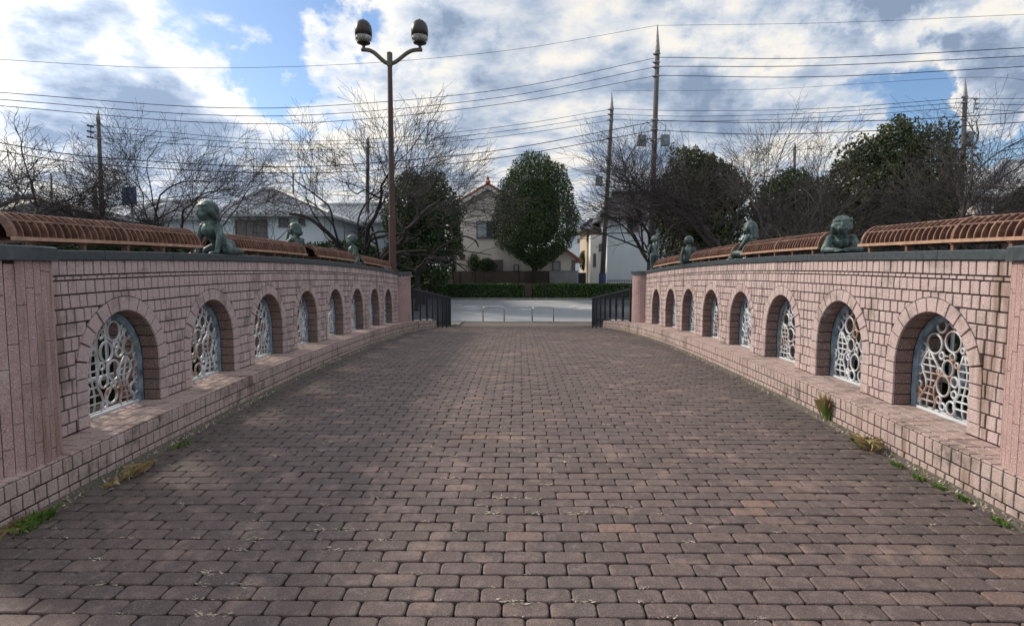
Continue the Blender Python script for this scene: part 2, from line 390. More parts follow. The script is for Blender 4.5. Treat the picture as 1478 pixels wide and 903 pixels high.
# pavers in running bond
def rrect(x0, x1, y0, y1, r, full):
    pts = []
    for cx_, cy_, a0 in ((x1-r, y1-r, 0), (x0+r, y1-r, 90), (x0+r, y0+r, 180), (x1-r, y0+r, 270)):
        for da in ((0, 45, 90) if full else (0, 90)): a = R(a0+da); pts.append((cx_+r*math.cos(a), cy_+r*math.sin(a)))
    return pts
pl = []; PB, PD = .222, .111; row = 0; t = 1.0
while t < 26.2:
    off = (row % 2)*PB/2+rnd.uniform(-.004, .004)-14*PB+.03
    tilt = .0025
    for k in range(28):
        x0 = max(off+k*PB, -3.0); xe = min(off+k*PB+PB, 3.0)
        if xe-x0 < .06: continue
        g = rnd.uniform(.0032, .005); dz = rnd.gauss(0, .0016)
        jx = rnd.uniform(-.002, .002); jy = rnd.uniform(-.0015, .0015)
        poly = rrect(x0+g+jx, xe-g+jx, t+g+jy, t+PD-g+jy, .021, t < 7)
        pl.append(block(poly, lambda u, v, d: (u, v, floor_z(v)+d), -.02, dz, .0042, .0014))
    row += 1; t += PD
pieces(pl, 'paver', 'paver', deck)
# plaza, flank paving, road
mb = MB(); mb.sheet([(-9, 25.9, -.944), (9, 25.9, -.944), (9, 28.05, -.944), (-9, 28.05, -.944)]); build(mb, 'plaza', 'plaza', kind='structure')
def kerbrow(y, z0, h, d, x0, x1, name, gap=None):
    mb = MB(); X = x0
    while X < x1:
        if not (gap and gap[0] < X < gap[1]): mb.box((X+.3, y, z0+h/2), (.59, d, h))
        X += .6
    build(mb, name, 'conc', kind='structure')
kerbrow(28.13, -.96, .04, .15, -60, 60, 'kerb')
mb = MB()
rz = lambda Y: ground_z(Y)+.004
for a, b in ((28.2, 34), (34, 40.3)): mb.sheet([(-400, a, rz(a)), (400, a, rz(a)), (400, b, rz(b)), (-400, b, rz(b))])
build(mb, 'road', 'asphalt', kind='structure')
mb = MB()
def roadquad(px0, px1, Y0, Y1):
    mb.sheet([(at(px0, 440, Y0).x, Y0, rz(Y0)+.004), (at(px1, 440, Y0).x, Y0, rz(Y0)+.004), (at(px1, 440, Y1).x, Y1, rz(Y1)+.004), (at(px0, 440, Y1).x, Y1, rz(Y1)+.004)])
roadquad(-600, 684, 29.0, 29.12); roadquad(874, 2200, 29.0, 29.12)
for k in range(-10, 12): mb.sheet([(k*6.0, 35.0, rz(35)+.004), (k*6+3.0, 35.0, rz(35)+.004), (k*6+3.0, 35.14, rz(35.14)+.004), (k*6, 35.14, rz(35.14)+.004)])
roadquad(-600, 2200, 38.9, 39.03)
build(mb, 'road_marking', 'paint', kind='structure')
mb = MB()
for k in range(26):
    px = rnd.choice([rnd.uniform(652, 690), rnd.uniform(750, 780), rnd.uniform(815, 850), rnd.uniform(660, 850)]); Y = rnd.uniform(33.5, 36.5); p = at(px, 440, Y)
    q = []
    for a in range(7): an = a/7*6.28; q.append((p.x+math.cos(an)*rnd.uniform(.25, .8), Y+math.sin(an)*rnd.uniform(.05, .2), rz(Y)+.006+.0004*k))
    q = [(a, b, ground_z(b)+.006+.0004*k) for a, b, c in q]
    mb.sheet(q)
build(mb, 'road_patch', 'paint', kind='structure')
kerbrow(40.42, -.42, .15, .16, -80, 80, 'kerb')

# ------------------------------------------------------------------ parapet walls
def clip(poly, a, b, c):                               # keep a*u+b*v >= c
    out = []
    for i in range(len(poly)):
        p, q = poly[i], poly[(i+1) % len(poly)]; fp = a*p[0]+b*p[1]-c; fq = a*q[0]+b*q[1]-c
        if fp >= 0: out.append(p)
        if fp*fq < 0: k = fp/(fp-fq); out.append((p[0]+(q[0]-p[0])*k, p[1]+(q[1]-p[1])*k))
    return out
def area(p): return abs(sum(p[i][0]*p[(i+1) % len(p)][1]-p[(i+1) % len(p)][0]*p[i][1] for i in range(len(p))))/2
CROWN, RISE, RING = 1.255, .50, .115
def make_wall(s, arches, hw, t0, t1, label):
    W = thing('parapet_wall', (s*XF, (t0+t1)/2, floor_z(8)), label, 'wall', 'parapet walls of the bridge')
    TOPW = 1.685; SPR = CROWN-RISE
    def P(u, v, d): return (s*(XF-d), u, v+Cw(u))
    def ledge(t): return LEDGE+Cf(t)
    def arch_at(t):
        for c in arches:
            if abs(t-c) < hw-1e-6: return c
        return None
    def intr(t, c): return SPR+RISE*math.sqrt(max(0, 1-((t-c)/hw)**2))
    # core
    ts = set([t0, t1]); x = t0
    while x < t1: ts.add(round(x, 3)); x += .25
    for c in arches:
        ts |= {c-hw, c+hw}
        for k in range(1, 16): ts.add(c-hw*math.cos(math.pi*k/16))
    ts = sorted(ts); mb = MB(); F0, B0 = XF, XB
    for a, b in zip(ts, ts[1:]):
        if b-a < 1e-5: continue
        c = arch_at((a+b)/2); za, zb = TOPW+Cw(a), TOPW+Cw(b)
        la, lb = (ledge(a)-.35, ledge(b)-.35) if c is None else (intr(a, c)+Cw(a), intr(b, c)+Cw(b))
        for X in (F0, B0): mb.sheet([(s*X, a, la), (s*X, b, lb), (s*X, b, zb), (s*X, a, za)])
        mb.sheet([(s*F0, a, za), (s*F0, b, zb), (s*B0, b, zb), (s*B0, a, za)])
        if c is not None:
            mb.sheet([(s*F0, a, la), (s*F0, b, lb), (s*B0, b, lb), (s*B0, a, la)])
            mb.sheet([(s*B0, a, ledge(a)-.35), (s*B0, b, ledge(b)-.35), (s*B0, b, ledge(b)-.01), (s*B0, a, ledge(a)-.01)])
            mb.sheet([(s*F0, a, ledge(a)-.01), (s*F0, b, ledge(b)-.01), (s*B0, b, ledge(b)-.01), (s*B0, a, ledge(a)-.01)])
    for c in arches:
        for e in (c-hw, c+hw): mb.sheet([(s*F0, e, ledge(e)-.35), (s*B0, e, ledge(e)-.35), (s*B0, e, SPR+Cw(e)), (s*F0, e, SPR+Cw(e))])
    for e in (t0, t1): mb.sheet([(s*F0, e, ledge(e)-.35), (s*B0, e, ledge(e)-.35), (s*B0, e, TOPW+Cw(e)), (s*F0, e, TOPW+Cw(e))])
    build(mb, 'wall_core', 'mortar', W)
    # facing tiles
    G = .0056; tiles = []
    courses = []; top = TOPW
    for hgt in [.118, .036]+[.108]*12:
        courses.append((top-hgt, top)); top -= hgt
        if top < .2: break
    for ci, (v0, v1) in enumerate(courses):
        u = t0+rnd.uniform(-.05, 0)
        while u < t1:
            wd_ = rnd.uniform(.072, .098) if ci != 1 else rnd.uniform(.06, .10)
            a, b = max(u, t0), min(u+wd_, t1); u += wd_
            if b-a < .02: continue
            vb = max(v0, LEDGE+Cf((a+b)/2)-Cw((a+b)/2)+.0)
            if v1-vb < .018: continue
            g1 = G+rnd.uniform(0, .004)*(rnd.random() < .4); g2 = G
            poly = [(a+g1, vb+g2), (b-G, vb+G), (b-G, v1-G-rnd.uniform(0, .003)), (a+g1, v1-G)]
            cu, cv = (a+b)/2, (vb+v1)/2; bad = False
            for c in arches:
                if abs(cu-c) > hw+RING+.1: continue
                ao, bo = hw+RING+.006, RISE+RING+.006
                if cv < SPR: 
                    sg = 1 if cu > c else -1; poly = clip(poly, sg, 0, sg*c+ao)
                else:
                    dx, dy = cu-c, cv-SPR; k = math.hypot(dx/ao, dy/bo) or 1e-6
                    ex, ey = dx/k, dy/k; nx, ny = ex/ao**2, ey/bo**2; l = math.hypot(nx, ny); nx /= l; ny /= l
                    poly = clip(poly, nx, ny, nx*(c+ex)+ny*(SPR+ey))
                if len(poly) < 3 or area(poly) < .0006: bad = True; break
            if bad: continue
            tiles.append(block(poly, P, 0, .014, .003, .0025))
    pieces(tiles, 'tile', 'tile', W)
    # arch stones and reveal stones
    av, rv = [], []
    for c in arches:
        base = LEDGE+Cf(c)-Cw(c)
        n = 13; prm = lambda th, a, b: (c+a*math.cos(th), SPR+b*math.sin(th))
        for k in range(n):
            q0 = math.pi*k/n+.011; q1 = math.pi*(k+1)/n-.011; qm = (q0+q1)/2
            inner = [prm(q, hw, RISE) for q in (q0, qm, q1)]; outer = [prm(q, hw+RING, RISE+RING) for q in (q1, qm, q0)]
            av.append(block(inner+outer, P, 0, .019, .003, .002))
        nj = 4; hj = (SPR-base)/nj
        for sg in (-1, 1):
            for k in range(nj):
                v0, v1 = base+k*hj+.004, base+(k+1)*hj-.004
                u0, u1 = sorted((c+sg*hw, c+sg*(hw+RING)))
                av.append(block([(u0, v0+(.0)), (u1, v0), (u1, v1), (u0, v1)], P, 0, .019, .003, .002))
                e = c+sg*hw
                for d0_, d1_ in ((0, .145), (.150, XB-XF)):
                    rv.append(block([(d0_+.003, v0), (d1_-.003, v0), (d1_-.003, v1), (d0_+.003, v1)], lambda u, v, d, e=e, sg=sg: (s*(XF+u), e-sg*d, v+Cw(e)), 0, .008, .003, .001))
        for k in range(n):
            q0 = math.pi*k/n+.012; q1 = math.pi*(k+1)/n-.012
            for d0_, d1_ in ((0, .145), (.150, XB-XF)):
                def PR(u, v, d):
                    a, b = prm(v, hw-d, RISE-d); return (s*(XF+u), a, b+Cw(a))
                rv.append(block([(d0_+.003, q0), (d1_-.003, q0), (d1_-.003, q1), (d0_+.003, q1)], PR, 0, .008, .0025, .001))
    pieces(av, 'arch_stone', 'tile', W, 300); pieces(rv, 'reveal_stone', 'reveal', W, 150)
    # the ledge: core, face tiles, top tiles
    mb = MB(); ks = [2.0+.5*i for i in range(38)]; kend = 20.5
    for a, b in zip(ks, ks[1:]):
        b = min(b, kend)
        if a >= b: break
        la, lb, ga, gb = LEDGE+Cf(a)-.012, LEDGE+Cf(b)-.012, floor_z(a)-.05, floor_z(b)-.05; X1 = XF+.02
        mb.add([(s*(XK+.010), a, ga), (s*(XK+.010), b, gb), (s*(XK+.010), b, lb), (s*(XK+.010), a, la), (s*X1, a, la), (s*X1, b, lb), (s*X1, a, ga), (s*X1, b, gb)], [(0, 1, 2, 3), (3, 2, 5, 4), (4, 5, 7, 6)])
    mb.sheet([(s*(XK+.01), kend, floor_z(kend)-.05), (s*(XF+.02), kend, floor_z(kend)-.05), (s*(XF+.02), kend, LEDGE+Cf(kend)-.012), (s*(XK+.01), kend, LEDGE+Cf(kend)-.012)])
    build(mb, 'ledge_core', 'mortar', W)
    kt = []
    for (v0, v1) in ((.163, .262), (.062, .160), (.0, .059)):
        u = 2.0
        while u < kend-.02:
            wd_ = rnd.uniform(.080, .094); b = min(u+wd_, kend)
            kt.append(block([(u+.005, v0+.005), (b-.005, v0+.005), (b-.005, v1-.004), (u+.005, v1-.004)], lambda a, b_, d: (s*(XK+.010-d), a, b_+.1+Cf(a)), 0, .010, .003, .002)); u += wd_
    pieces(kt, 'kerb_tile', 'kerbt', W)
    lt = []; rw = [(XK+.004, XK+.092), (XK+.097, XK+.215), (XK+.220, XF-.014)]
    for ri, (x0, x1) in enumerate(rw):
        u = 2.0+rnd.uniform(0, .1)
        while u < kend:
            wd_ = rnd.uniform(.15, .19) if ri else rnd.uniform(.085, .1); b = min(u+wd_, kend)
            lt.append(block([(x0+.004, u+.006), (x1-.004, u+.006), (x1-.004, b-.006), (x0+.004, b-.006)], lambda a, b_, d: (s*a, b_, LEDGE+Cf(b_)-.012+d), 0, .012, .003, .0015)); u += wd_
    for c in arches:
        for (x0, x1) in ((XF-.008, XF+.065), (XF+.070, XF+.140)):
            for k in range(5):
                u0 = c-hw+.01+k*(2*hw-.02)/5; u1 = u0+(2*hw-.02)/5
                lt.append(block([(x0, u0+.004), (x1, u0+.004), (x1, u1-.004), (x0, u1-.004)], lambda a, b_, d: (s*a, b_, LEDGE+Cf(b_)-.012+d), 0, .012, .003, .0015))
        mb = MB(); k0, k1 = c-hw+.012, c+hw-.012
        for x0, x1, h in ((XF+.148, XF+.166, .03), (XF+.20, XF+.22, .03)):
            mb.add([(s*x, tt, LEDGE+Cf(tt)-.012+hh) for tt in (k0, k1) for x in (x0, x1) for hh in (0, h)], [(0, 1, 3, 2), (4, 6, 7, 5), (0, 2, 6, 4), (1, 5, 7, 3), (0, 4, 5, 1), (2, 3, 7, 6)])
        build(mb, 'sill_rail', 'whitep', W)
    # beyond the pillar the ledge is only as wide as the kerb
    pieces(lt, 'ledge_tile', 'ledget', W)
    # coping slabs
    u = t0; cz = TOPW
    while u < t1-.05:
        b = min(u+rnd.choice([.9, 1.0, 1.05]), t1)
        if t1-b < .3: b = t1
        mb = MB(); X0, X1 = XF-.035, XB+.03; g = .003
        za, zb = cz+Cw(u), cz+Cw(b); h = .075
        for q, zz in ((0, 0),):
            vs = [(s*X0, u+g, za+.001), (s*X1, u+g, za+.001), (s*X1, b-g, zb+.001), (s*X0, b-g, zb+.001),
                  (s*X0, u+g, za+h-.006), (s*X1, u+g, za+h-.006), (s*X1, b-g, zb+h-.006), (s*X0, b-g, zb+h-.006),
                  (s*(X0+.006), u+g, za+h), (s*(X1-.006), u+g, za+h), (s*(X1-.006), b-g, zb+h), (s*(X0+.006), b-g, zb+h)]
            mb.add(vs, [(3, 2, 1, 0), (0, 1, 5, 4), (1, 2, 6, 5), (2, 3, 7, 6), (3, 0, 4, 7), (4, 5, 9, 8), (5, 6, 10, 9), (6, 7, 11, 10), (7, 4, 8, 11), (8, 9, 10, 11)])
        build(mb, 'coping_slab', 'cap', W); u = b
    # ornamental grilles
    for ai, c in enumerate(arches):
        gr = random.Random(100*ai+(3 if s > 0 else 1)); XG = XF+.165
        def G3(u, v, d=0): return (s*(XG+d), c+u, v+Cw(c))
        base = LEDGE+Cf(c)-Cw(c); mb = MB(); n = 20
        o_ = [(-hw+.01, base)]+[(-(hw-.01)*math.cos(math.pi*k/n), SPR+(RISE-.01)*math.sin(math.pi*k/n)) for k in range(n+1)]+[(hw-.01, base)]
        i_ = [(p[0]*(1-.065/hw), SPR+(p[1]-SPR)*(1-.065/RISE) if p[1] > SPR else p[1]) for p in o_]
        k2 = len(o_)
        mb.add([G3(*p, -.02) for p in o_]+[G3(*p, -.02) for p in i_]+[G3(*p, .02) for p in o_]+[G3(*p, .02) for p in i_],
               [(i, i+1, k2+i+1, k2+i) for i in range(k2-1)]+[(2*k2+i, 3*k2+i, 3*k2+i+1, 2*k2+i+1) for i in range(k2-1)]+[(k2+i, k2+i+1, 3*k2+i+1, 3*k2+i) for i in range(k2-1)])
        grl = build(mb, 'grille', 'grillef', W)
        TH = .0108
        def inside(u, v, r):
            if v-r < base+.02: return False
            if v < SPR: return abs(u)+r < hw-.045
            return math.hypot(u/(hw-.045-r), (v-SPR)/(RISE-.045-r)) < 1
        # two figures of cells: wavy sides with rungs
        used = []
        for fi in range(1+(ai % 2 == 0)):
            fm = MB(); fx = (-.15 if (fi+ai) % 2 == 0 else .20)+gr.uniform(-.03, .03); hh = gr.uniform(.42, .58); w0 = gr.uniform(.055, .08); nn = 9
            lft = []; rgt = []
            for k in range(nn):
                v = base+.03+hh*k/(nn-1); ww = w0*(1+.4*math.sin(k*1.3+gr.uniform(0, 1)))*(.35 if k == nn-1 else 1); xo = fx+.02*math.sin(k*.9+fi)
                lft.append((xo-ww, v)); rgt.append((xo+ww, v))
            for sd_ in (lft, rgt): fm.tube([G3(*p) for p in sd_], TH, 5)
            for k in range(1, nn, 1): fm.tube([G3(*lft[k]), G3(*rgt[k])], TH*.85, 5)
            fm.tube([G3((lft[k][0]+rgt[k][0])/2, lft[k][1]) for k in range(0, nn)], TH*.8, 5)
            if fi == 0:
                fm.tube([G3(lft[0][0]-.01, lft[0][1]+.10), G3(lft[0][0]-.05, lft[0][1]+.04), G3(lft[0][0]-.03, lft[0][1]), G3(*lft[0])], TH, 5)
            build(fm, 'figure', 'grille', grl, smooth=True); used.append((fx, base+.03, w0*1.3, hh))
        cnt = 0; rings = []; sizes = [.088]*150+[.07]*350+[.055]*500+[.042]*600+[.030]*700+[.022]*500; joined = MB()
        for r in sizes:
            if cnt >= 34: break
            u, v = gr.uniform(-hw, hw), gr.uniform(base, CROWN)
            ax_ = gr.uniform(.8, 1.0)
            if not inside(u, v, r): continue
            if any(math.hypot(u-a, v-b) < r+q for a, b, q in rings): continue
            if any(abs(u-a) < w_+r*.5 and b-.01 < v < b+h_+r*.5 for a, b, w_, h_ in used): continue
            if r == .088 and sum(1 for q in rings if q[2] == .088) > 3: continue
            rings.append((u, v, r)); cnt += 1
            n_ = 16 if ai < 4 else 10
            rm = MB(); rm.tube([G3(u+r*ax_*math.cos(k/n_*2*math.pi), v+r*math.sin(k/n_*2*math.pi), .0) for k in range(n_)], TH, 5, closed=True)
            build(rm, 'ring', 'grille', grl, smooth=True)
        # short bars that tie ring to ring
        tm = MB()
        for i, (u, v, r) in enumerate(rings):
            o = sorted(rings, key=lambda q: math.hypot(q[0]-u, q[1]-v))
            for q in o[1:3]:
                dd_ = math.hypot(q[0]-u, q[1]-v)
                if dd_ < .01 or dd_ > .26: continue
                ex, ey = (q[0]-u)/dd_, (q[1]-v)/dd_
                tm.tube([G3(u+ex*r, v+ey*r), G3(q[0]-ex*q[2], q[1]-ey*q[2])], TH*.7, 4)
            if abs(u) > .2: 
                tm.tube([G3(u+math.copysign(r, u), v), G3(math.copysign(hw-.04, u), v+.01)], TH*.7, 4)
        build(tm, 'tie_bar', 'grille', grl)
    return W
AL = [4.755+1.385*i for i in range(8)]; AR = [4.655+1.333*i for i in range(8)]
make_wall(-1, AL, .44, 3.64, 15.75, 'pink granite tiled parapet wall with eight arches on the left side of the bridge')
make_wall(1, AR, .425, 3.55, 15.3, 'pink granite tiled parapet wall with eight arches on the right side of the bridge')

# ------------------------------------------------------------------ pillars
def pillar(s, Y, r, X, label, top=1.685):
    zt = top+Cw(Y); zb = LEDGE+Cf(Y)-.12; T = thing('round_pillar', (s*X, Y, zb), label, 'pillar', 'round tiled pillars at the wall ends')
    mb = MB(); mb.lathe((s*X, Y, zb), [(r-.012, 0), (r-.012, zt-zb)], 40); build(mb, 'pillar_core', 'mortar', T)
    n = int(2*math.pi*r/.058); tl = []
    for k in range(n):
        v = zb+rnd.uniform(-.3, 0); th0 = 2*math.pi*k/n; th1 = 2*math.pi*(k+1)/n
        if X and False: continue
        while v < zt:
            h = rnd.choice([.22, .34, .46, .5, .5]); a, b = max(v, zb), min(v+h, zt); v += h
            if b-a < .03: continue
            g = .0022/r
            tl.append(block([(th0+g, a+.002), (th1-g, a+.002), (th1-g, b-.002), (th0+g, b-.002)], lambda u, w_, d: (s*X+(r-.012+d)*math.cos(u), Y+(r-.012+d)*math.sin(u), w_), 0, .012, .0015, .001))
    pieces(tl, 'strip_tile', 'strip', T)
    mb = MB(); R2 = r+.035
    mb.lathe((s*X, Y, zt+.001), [(R2, 0), (R2, .085), (R2-.008, .093)], 40); build(mb, 'cap_slab', 'cap', T)
pillar(-1, 3.53, .40, 3.51, 'round pink pillar with vertical stone strips at the near end of the left wall')
pillar(1, 3.42, .42, 3.53, 'round pink pillar with vertical stone strips at the near end of the right wall')
pillar(-1, 15.95, .37, 3.50, 'round purplish tiled pillar at the far end of the left wall, below the lamppost')
pillar(1, 15.5, .37, 3.50, 'round pink tiled pillar at the far end of the right wall, before the black fence')

# ------------------------------------------------------------------ barrel shaped steel hoods on the coping
def rib_mesh(hw=.205, hh=.185, dp=.045, th=.012, n=14, name='rib', mat='rust'):
    mb = MB()
    o = [(-hw*math.cos(math.pi*k/n), hh*math.sin(math.pi*k/n)) for k in range(n+1)]
    i = [(-(hw-dp)*math.cos(math.pi*k/n), (hh-dp)*math.sin(math.pi*k/n)) for k in range(n+1)]
    m_ = n+1; vs = [(p[0], y, p[1]) for y in (-th/2, th/2) for p in o+i]
    fs = []
    for k in range(n):
        fs += [(k, k+1, m_+k+1, m_+k), (2*m_+k, 3*m_+k, 3*m_+k+1, 2*m_+k+1), (k, 2*m_+k, 2*m_+k+1, k+1), (m_+k, m_+k+1, 3*m_+k+1, 3*m_+k)]
    mb.add(vs, fs); me = bpy.data.meshes.new(name); me.from_pydata(mb.v, [], mb.f); me.materials.append(M[mat]); return me
RIB = rib_mesh(); HOOP = rib_mesh(.212, .192, .05, .03, 14, 'hoop', 'rust')
def hood(s, y0, y1, label):
    XC = s*(XF+.235); base = lambda Y: 1.76+.075+Cw(Y)
    Ym = (y0+y1)/2; T = thing('barrel_hood', (XC, Ym, 1.76+Cw(Ym)), label, 'hood', 'rust brown ribbed steel hoods along the wall tops')
    def put(me, nm, Y):
        o = bpy.data.objects.new(nm, me); col.objects.link(o); o.parent = T; o.location = Vector((XC, Y, base(Y)+.01))-T.location; return o
    n = max(4, round((y1-y0)/.069))
    for k in range(n+1):
        Y = y0+(y1-y0)*k/n
        if k in (0, n, n//2): put(HOOP, 'hoop', Y)
        else: put(RIB, 'rib', Y)
    for dx in (-.215, .215):                                   # bottom rails
        mb = MB(); x = XC+dx
        for a, b in ((y0-.03, Ym), (Ym, y1+.03)):
            za, zb = base(a), base(b); vs = [(x+i*.014, yy, zz+k*.013) for yy, zz in ((a, za), (b, zb)) for i, k in ((-1, -1), (1, -1), (1, 1), (-1, 1))]
            mb.add(vs, [(0, 1, 2, 3), (7, 6, 5, 4), (0, 4, 5, 1), (1, 5, 6, 2), (2, 6, 7, 3), (3, 7, 4, 0)])
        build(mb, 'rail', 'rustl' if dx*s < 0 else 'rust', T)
    for an in (40, 72, 108, 140):
        mb = MB(); q = R(an); dx, dz = -.197*math.cos(q), .177*math.sin(q)
        mb.tube([(XC+dx, Y, base(Y)+.01+dz) for Y in (y0, Ym, y1)], .009, 4); build(mb, 'long_bar', 'rust', T)
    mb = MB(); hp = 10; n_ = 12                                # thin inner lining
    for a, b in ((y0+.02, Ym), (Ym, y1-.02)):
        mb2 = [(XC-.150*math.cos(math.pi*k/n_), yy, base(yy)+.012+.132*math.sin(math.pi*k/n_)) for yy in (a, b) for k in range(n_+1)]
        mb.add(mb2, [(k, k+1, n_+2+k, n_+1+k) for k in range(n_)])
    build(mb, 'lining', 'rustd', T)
    k = 5
    for i in range(k):
        Y = y0+.12+(y1-y0-.24)*i/(k-1)
        mb = MB(); mb.box((XC, Y, base(Y)-.018), (.43, .03, .018)); build(mb, 'cross_bar', 'rust', T)
        for dx in (-.19, .19):
            mb = MB(); mb.box((XC+dx, Y, base(Y)-.049), (.028, .028, .052)); build(mb, 'foot', 'rust', T)
HL = [(3.80, 6.02), (6.72, 9.02), (9.55, 11.75), (12.4, 14.95)]; HR = [(3.35, 5.72), (6.55, 8.75), (9.2, 11.35), (11.85, 14.4)]
wh = ['nearest, running out of the frame', 'second from the viewer', 'third from the viewer', 'farthest, before the end pillar']
for (a, b), q in zip(HL, wh): hood(-1, a, b, 'brown ribbed barrel hood on the left wall, '+q)
for (a, b), q in zip(HR, wh): hood(1, a, b, 'brown ribbed barrel hood on the right wall, '+q)

# ------------------------------------------------------------------ bronze children
ICO = bmesh.new(); bmesh.ops.create_icosphere(ICO, subdivisions=2, radius=1); IV = [v.co.copy() for v in ICO.verts]; IF = [[v.index for v in f.verts] for f in ICO.faces]; ICO.free()
def ball(mb, c, r, sc_=(1, 1, 1)): mb.add([(c[0]+v.x*r*sc_[0], c[1]+v.y*r*sc_[1], c[2]+v.z*r*sc_[2]) for v in IV], IF)
def limb(mb, pts, rs):
    for (p, q), (a, b) in zip(zip(pts, pts[1:]), zip(rs, rs[1:])):
        p, q = Vector(p), Vector(q); n = max(2, int((q-p).length/(.35*min(a, b)))+1)
        for k in range(n+1): ball(mb, p.lerp(q, k/n), a+(b-a)*k/n)
def head_at(mb, c, r, look, tilt=0, hair='short'):
    """look: yaw of the face in the body's frame (0 = forward +x)"""
    Q = Matrix.Rotation(look, 4, 'Z') @ Matrix.Rotation(tilt, 4, 'Y'); c = Vector(c)
    def b(p, rr, s_=(1, 1, 1)):
        tmp = MB(); ball(tmp, (0, 0, 0), rr*r, s_)
        mb.add([c+Q @ (Vector(p)*r+Vector(v)) for v in tmp.v], tmp.f)
    b((0, 0, .14), .90, (1, .92, .98)); b((.26, 0, -.28), .60, (1, .98, .95)); b((.52, 0, -.62), .24)       # skull, jaw, chin
    b((.90, 0, -.19), .12, (1, .9, 1)); b((.84, 0, -.06), .07, (1, .7, 1.8)); b((.77, 0, -.46), .12, (.7, 1.4, .45))            # nose, bridge, mouth
    for y in (-1, 1):
        b((.47, y*.37, -.26), .36); b((.80, y*.28, .13), .11, (.6, 1.8, .5)); b((-.02, y*.90, -.06), .15, (1, .6, 1.4)); b((.79, y*.30, -.02), .09)
    b((-.16, 0, .20), .96, (1, .99, .98))                                                 # cap of hair
    for k in range(7): a = (k-3)/3*1.2; b((.62*math.cos(a), .74*math.sin(a), .56), .20, (1, 1, .8))   # fringe
    if hair == 'bob':
        for y in (-1, 1):
            for k in range(4): b((-.22-.10*k, y*(.80-.05*k), .0-.2*k), .27)
        for k in range(4): b((-.66, 0, -.05-.22*k), .48)
    if hair == 'long':
        for y in (-1, 0, 1):
            for k in range(6): b((-.62-.04*k, y*.45, .1-.30*k), .42-.03*k)
def hand(mb, p, d, side, up=(0, 0, 1), r=.028):
    p, d = Vector(p), Vector(d).normalized(); sv = Vector(up).cross(d).normalized()
    ball(mb, p, r, (1.1, 1.1, .75)); ball(mb, p+d*.03, r*.95, (1.1, 1.1, .6))
    for k, ln in enumerate((.040, .052, .048, .036)):
        o = p+sv*(k-1.5)*.017+d*.035; m_ = o+d*ln*.6; t_ = m_+d*ln*.45-Vector((0, 0, .012)); limb(mb, [o, m_, t_], [.010, .0095, .008])
    o = p+sv*side*.026; limb(mb, [o, o+sv*side*.02+d*.02, o+sv*side*.022+d*.045], [.011, .010, .009])
def statue(name_label, loc, rz, parts, scale=1.0):
    mb = MB(); parts(mb)
    me = bpy.data.meshes.new('child_statue'); me.from_pydata(mb.v, [], mb.f); me.materials.append(M['bronze'])
    o = bpy.data.objects.new('child_statue', me); col.objects.link(o)
    o.location = loc; o.rotation_euler = (0, 0, rz); o.scale = (scale,)*3; WL[o.name] = Vector(loc)
    rm = o.modifiers.new('remesh', 'REMESH'); rm.mode = 'VOXEL'; rm.voxel_size = .0075; rm.use_smooth_shade = True
    smo = o.modifiers.new('smooth', 'SMOOTH'); smo.factor = .5; smo.iterations = 3
    return tag(o, name_label, 'statue', 'bronze children on the parapet walls')
def torso(mb, pel, che, nk, hc, r=(.10, .105, .05), sw=.10):
    mid = (Vector(pel)+Vector(che))/2
    limb(mb, [pel, mid, che], [r[0], r[0]*.95, r[1]]); limb(mb, [che, nk, hc], [r[1]*.8, r[2], r[2]])
def p_l1(mb):        # leaning up on straight arms, legs trailing
    torso(mb, (-.20, 0, .10), (.0, 0, .29), (.03, 0, .39), (.05, 0, .45)); head_at(mb, (.06, 0, .50), .125, -.55, .1, 'bob')
    for y in (-1, 1):
        limb(mb, [(.0, y*.105, .33), (.03, y*.15, .19), (.07, y*.14, .035)], [.05, .04, .029]); hand(mb, (.09, y*.14, .022), (1, 0, -.05), -y)
        limb(mb, [(-.20, y*.07, .10), (-.10, y*.15, .05), (-.30, y*.12, .045), (-.36, y*.12, .04)], [.085, .058, .042, .03])
def p_r1(mb):        # lying on the front, leaning on the forearms, hand to the chin
    torso(mb, (-.36, 0, .10), (-.03, 0, .15), (.05, 0, .25), (.08, 0, .30), (.10, .11, .055)); head_at(mb, (.10, 0, .335), .122, .3, .0, 'bob')
    limb(mb, [(-.02, .12, .19), (.06, .19, .05), (.16, .03, .04)], [.052, .045, .03]); hand(mb, (.18, .0, .035), (.6, -1, 0), 1)
    limb(mb, [(-.0, -.12, .19), (.10, -.19, .05), (.20, -.05, .04)], [.052, .042, .03]); hand(mb, (.22, -.02, .035), (.6, 1, 0), -1)
    for y in (-1, 1): limb(mb, [(-.38, y*.07, .10), (-.58, y*.10, .07), (-.72, y*.08, .14), (-.74, y*.06, .26)], [.088, .064, .045, .03])
def p_l2(mb):        # sitting, one hand at the face
    torso(mb, (0, 0, .11), (.02, 0, .32), (.03, 0, .42), (.05, 0, .48)); head_at(mb, (.07, 0, .545), .12, .2, .25, 'bob')
    limb(mb, [(.02, .11, .36), (.16, .14, .28), (.19, .06, .46)], [.045, .037, .027]); hand(mb, (.18, .05, .48), (-.1, -.1, 1), 1, (1, 0, 0))
    limb(mb, [(.02, -.11, .36), (.05, -.15, .20), (.12, -.12, .08)], [.045, .037, .027]); hand(mb, (.14, -.12, .05), (1, 0, -.2), -1)
    for y in (-1, 1): limb(mb, [(.02, y*.08, .09), (.24, y*.13, .16), (.30, y*.12, .03), (.37, y*.12, .03)], [.08, .058, .04, .028])
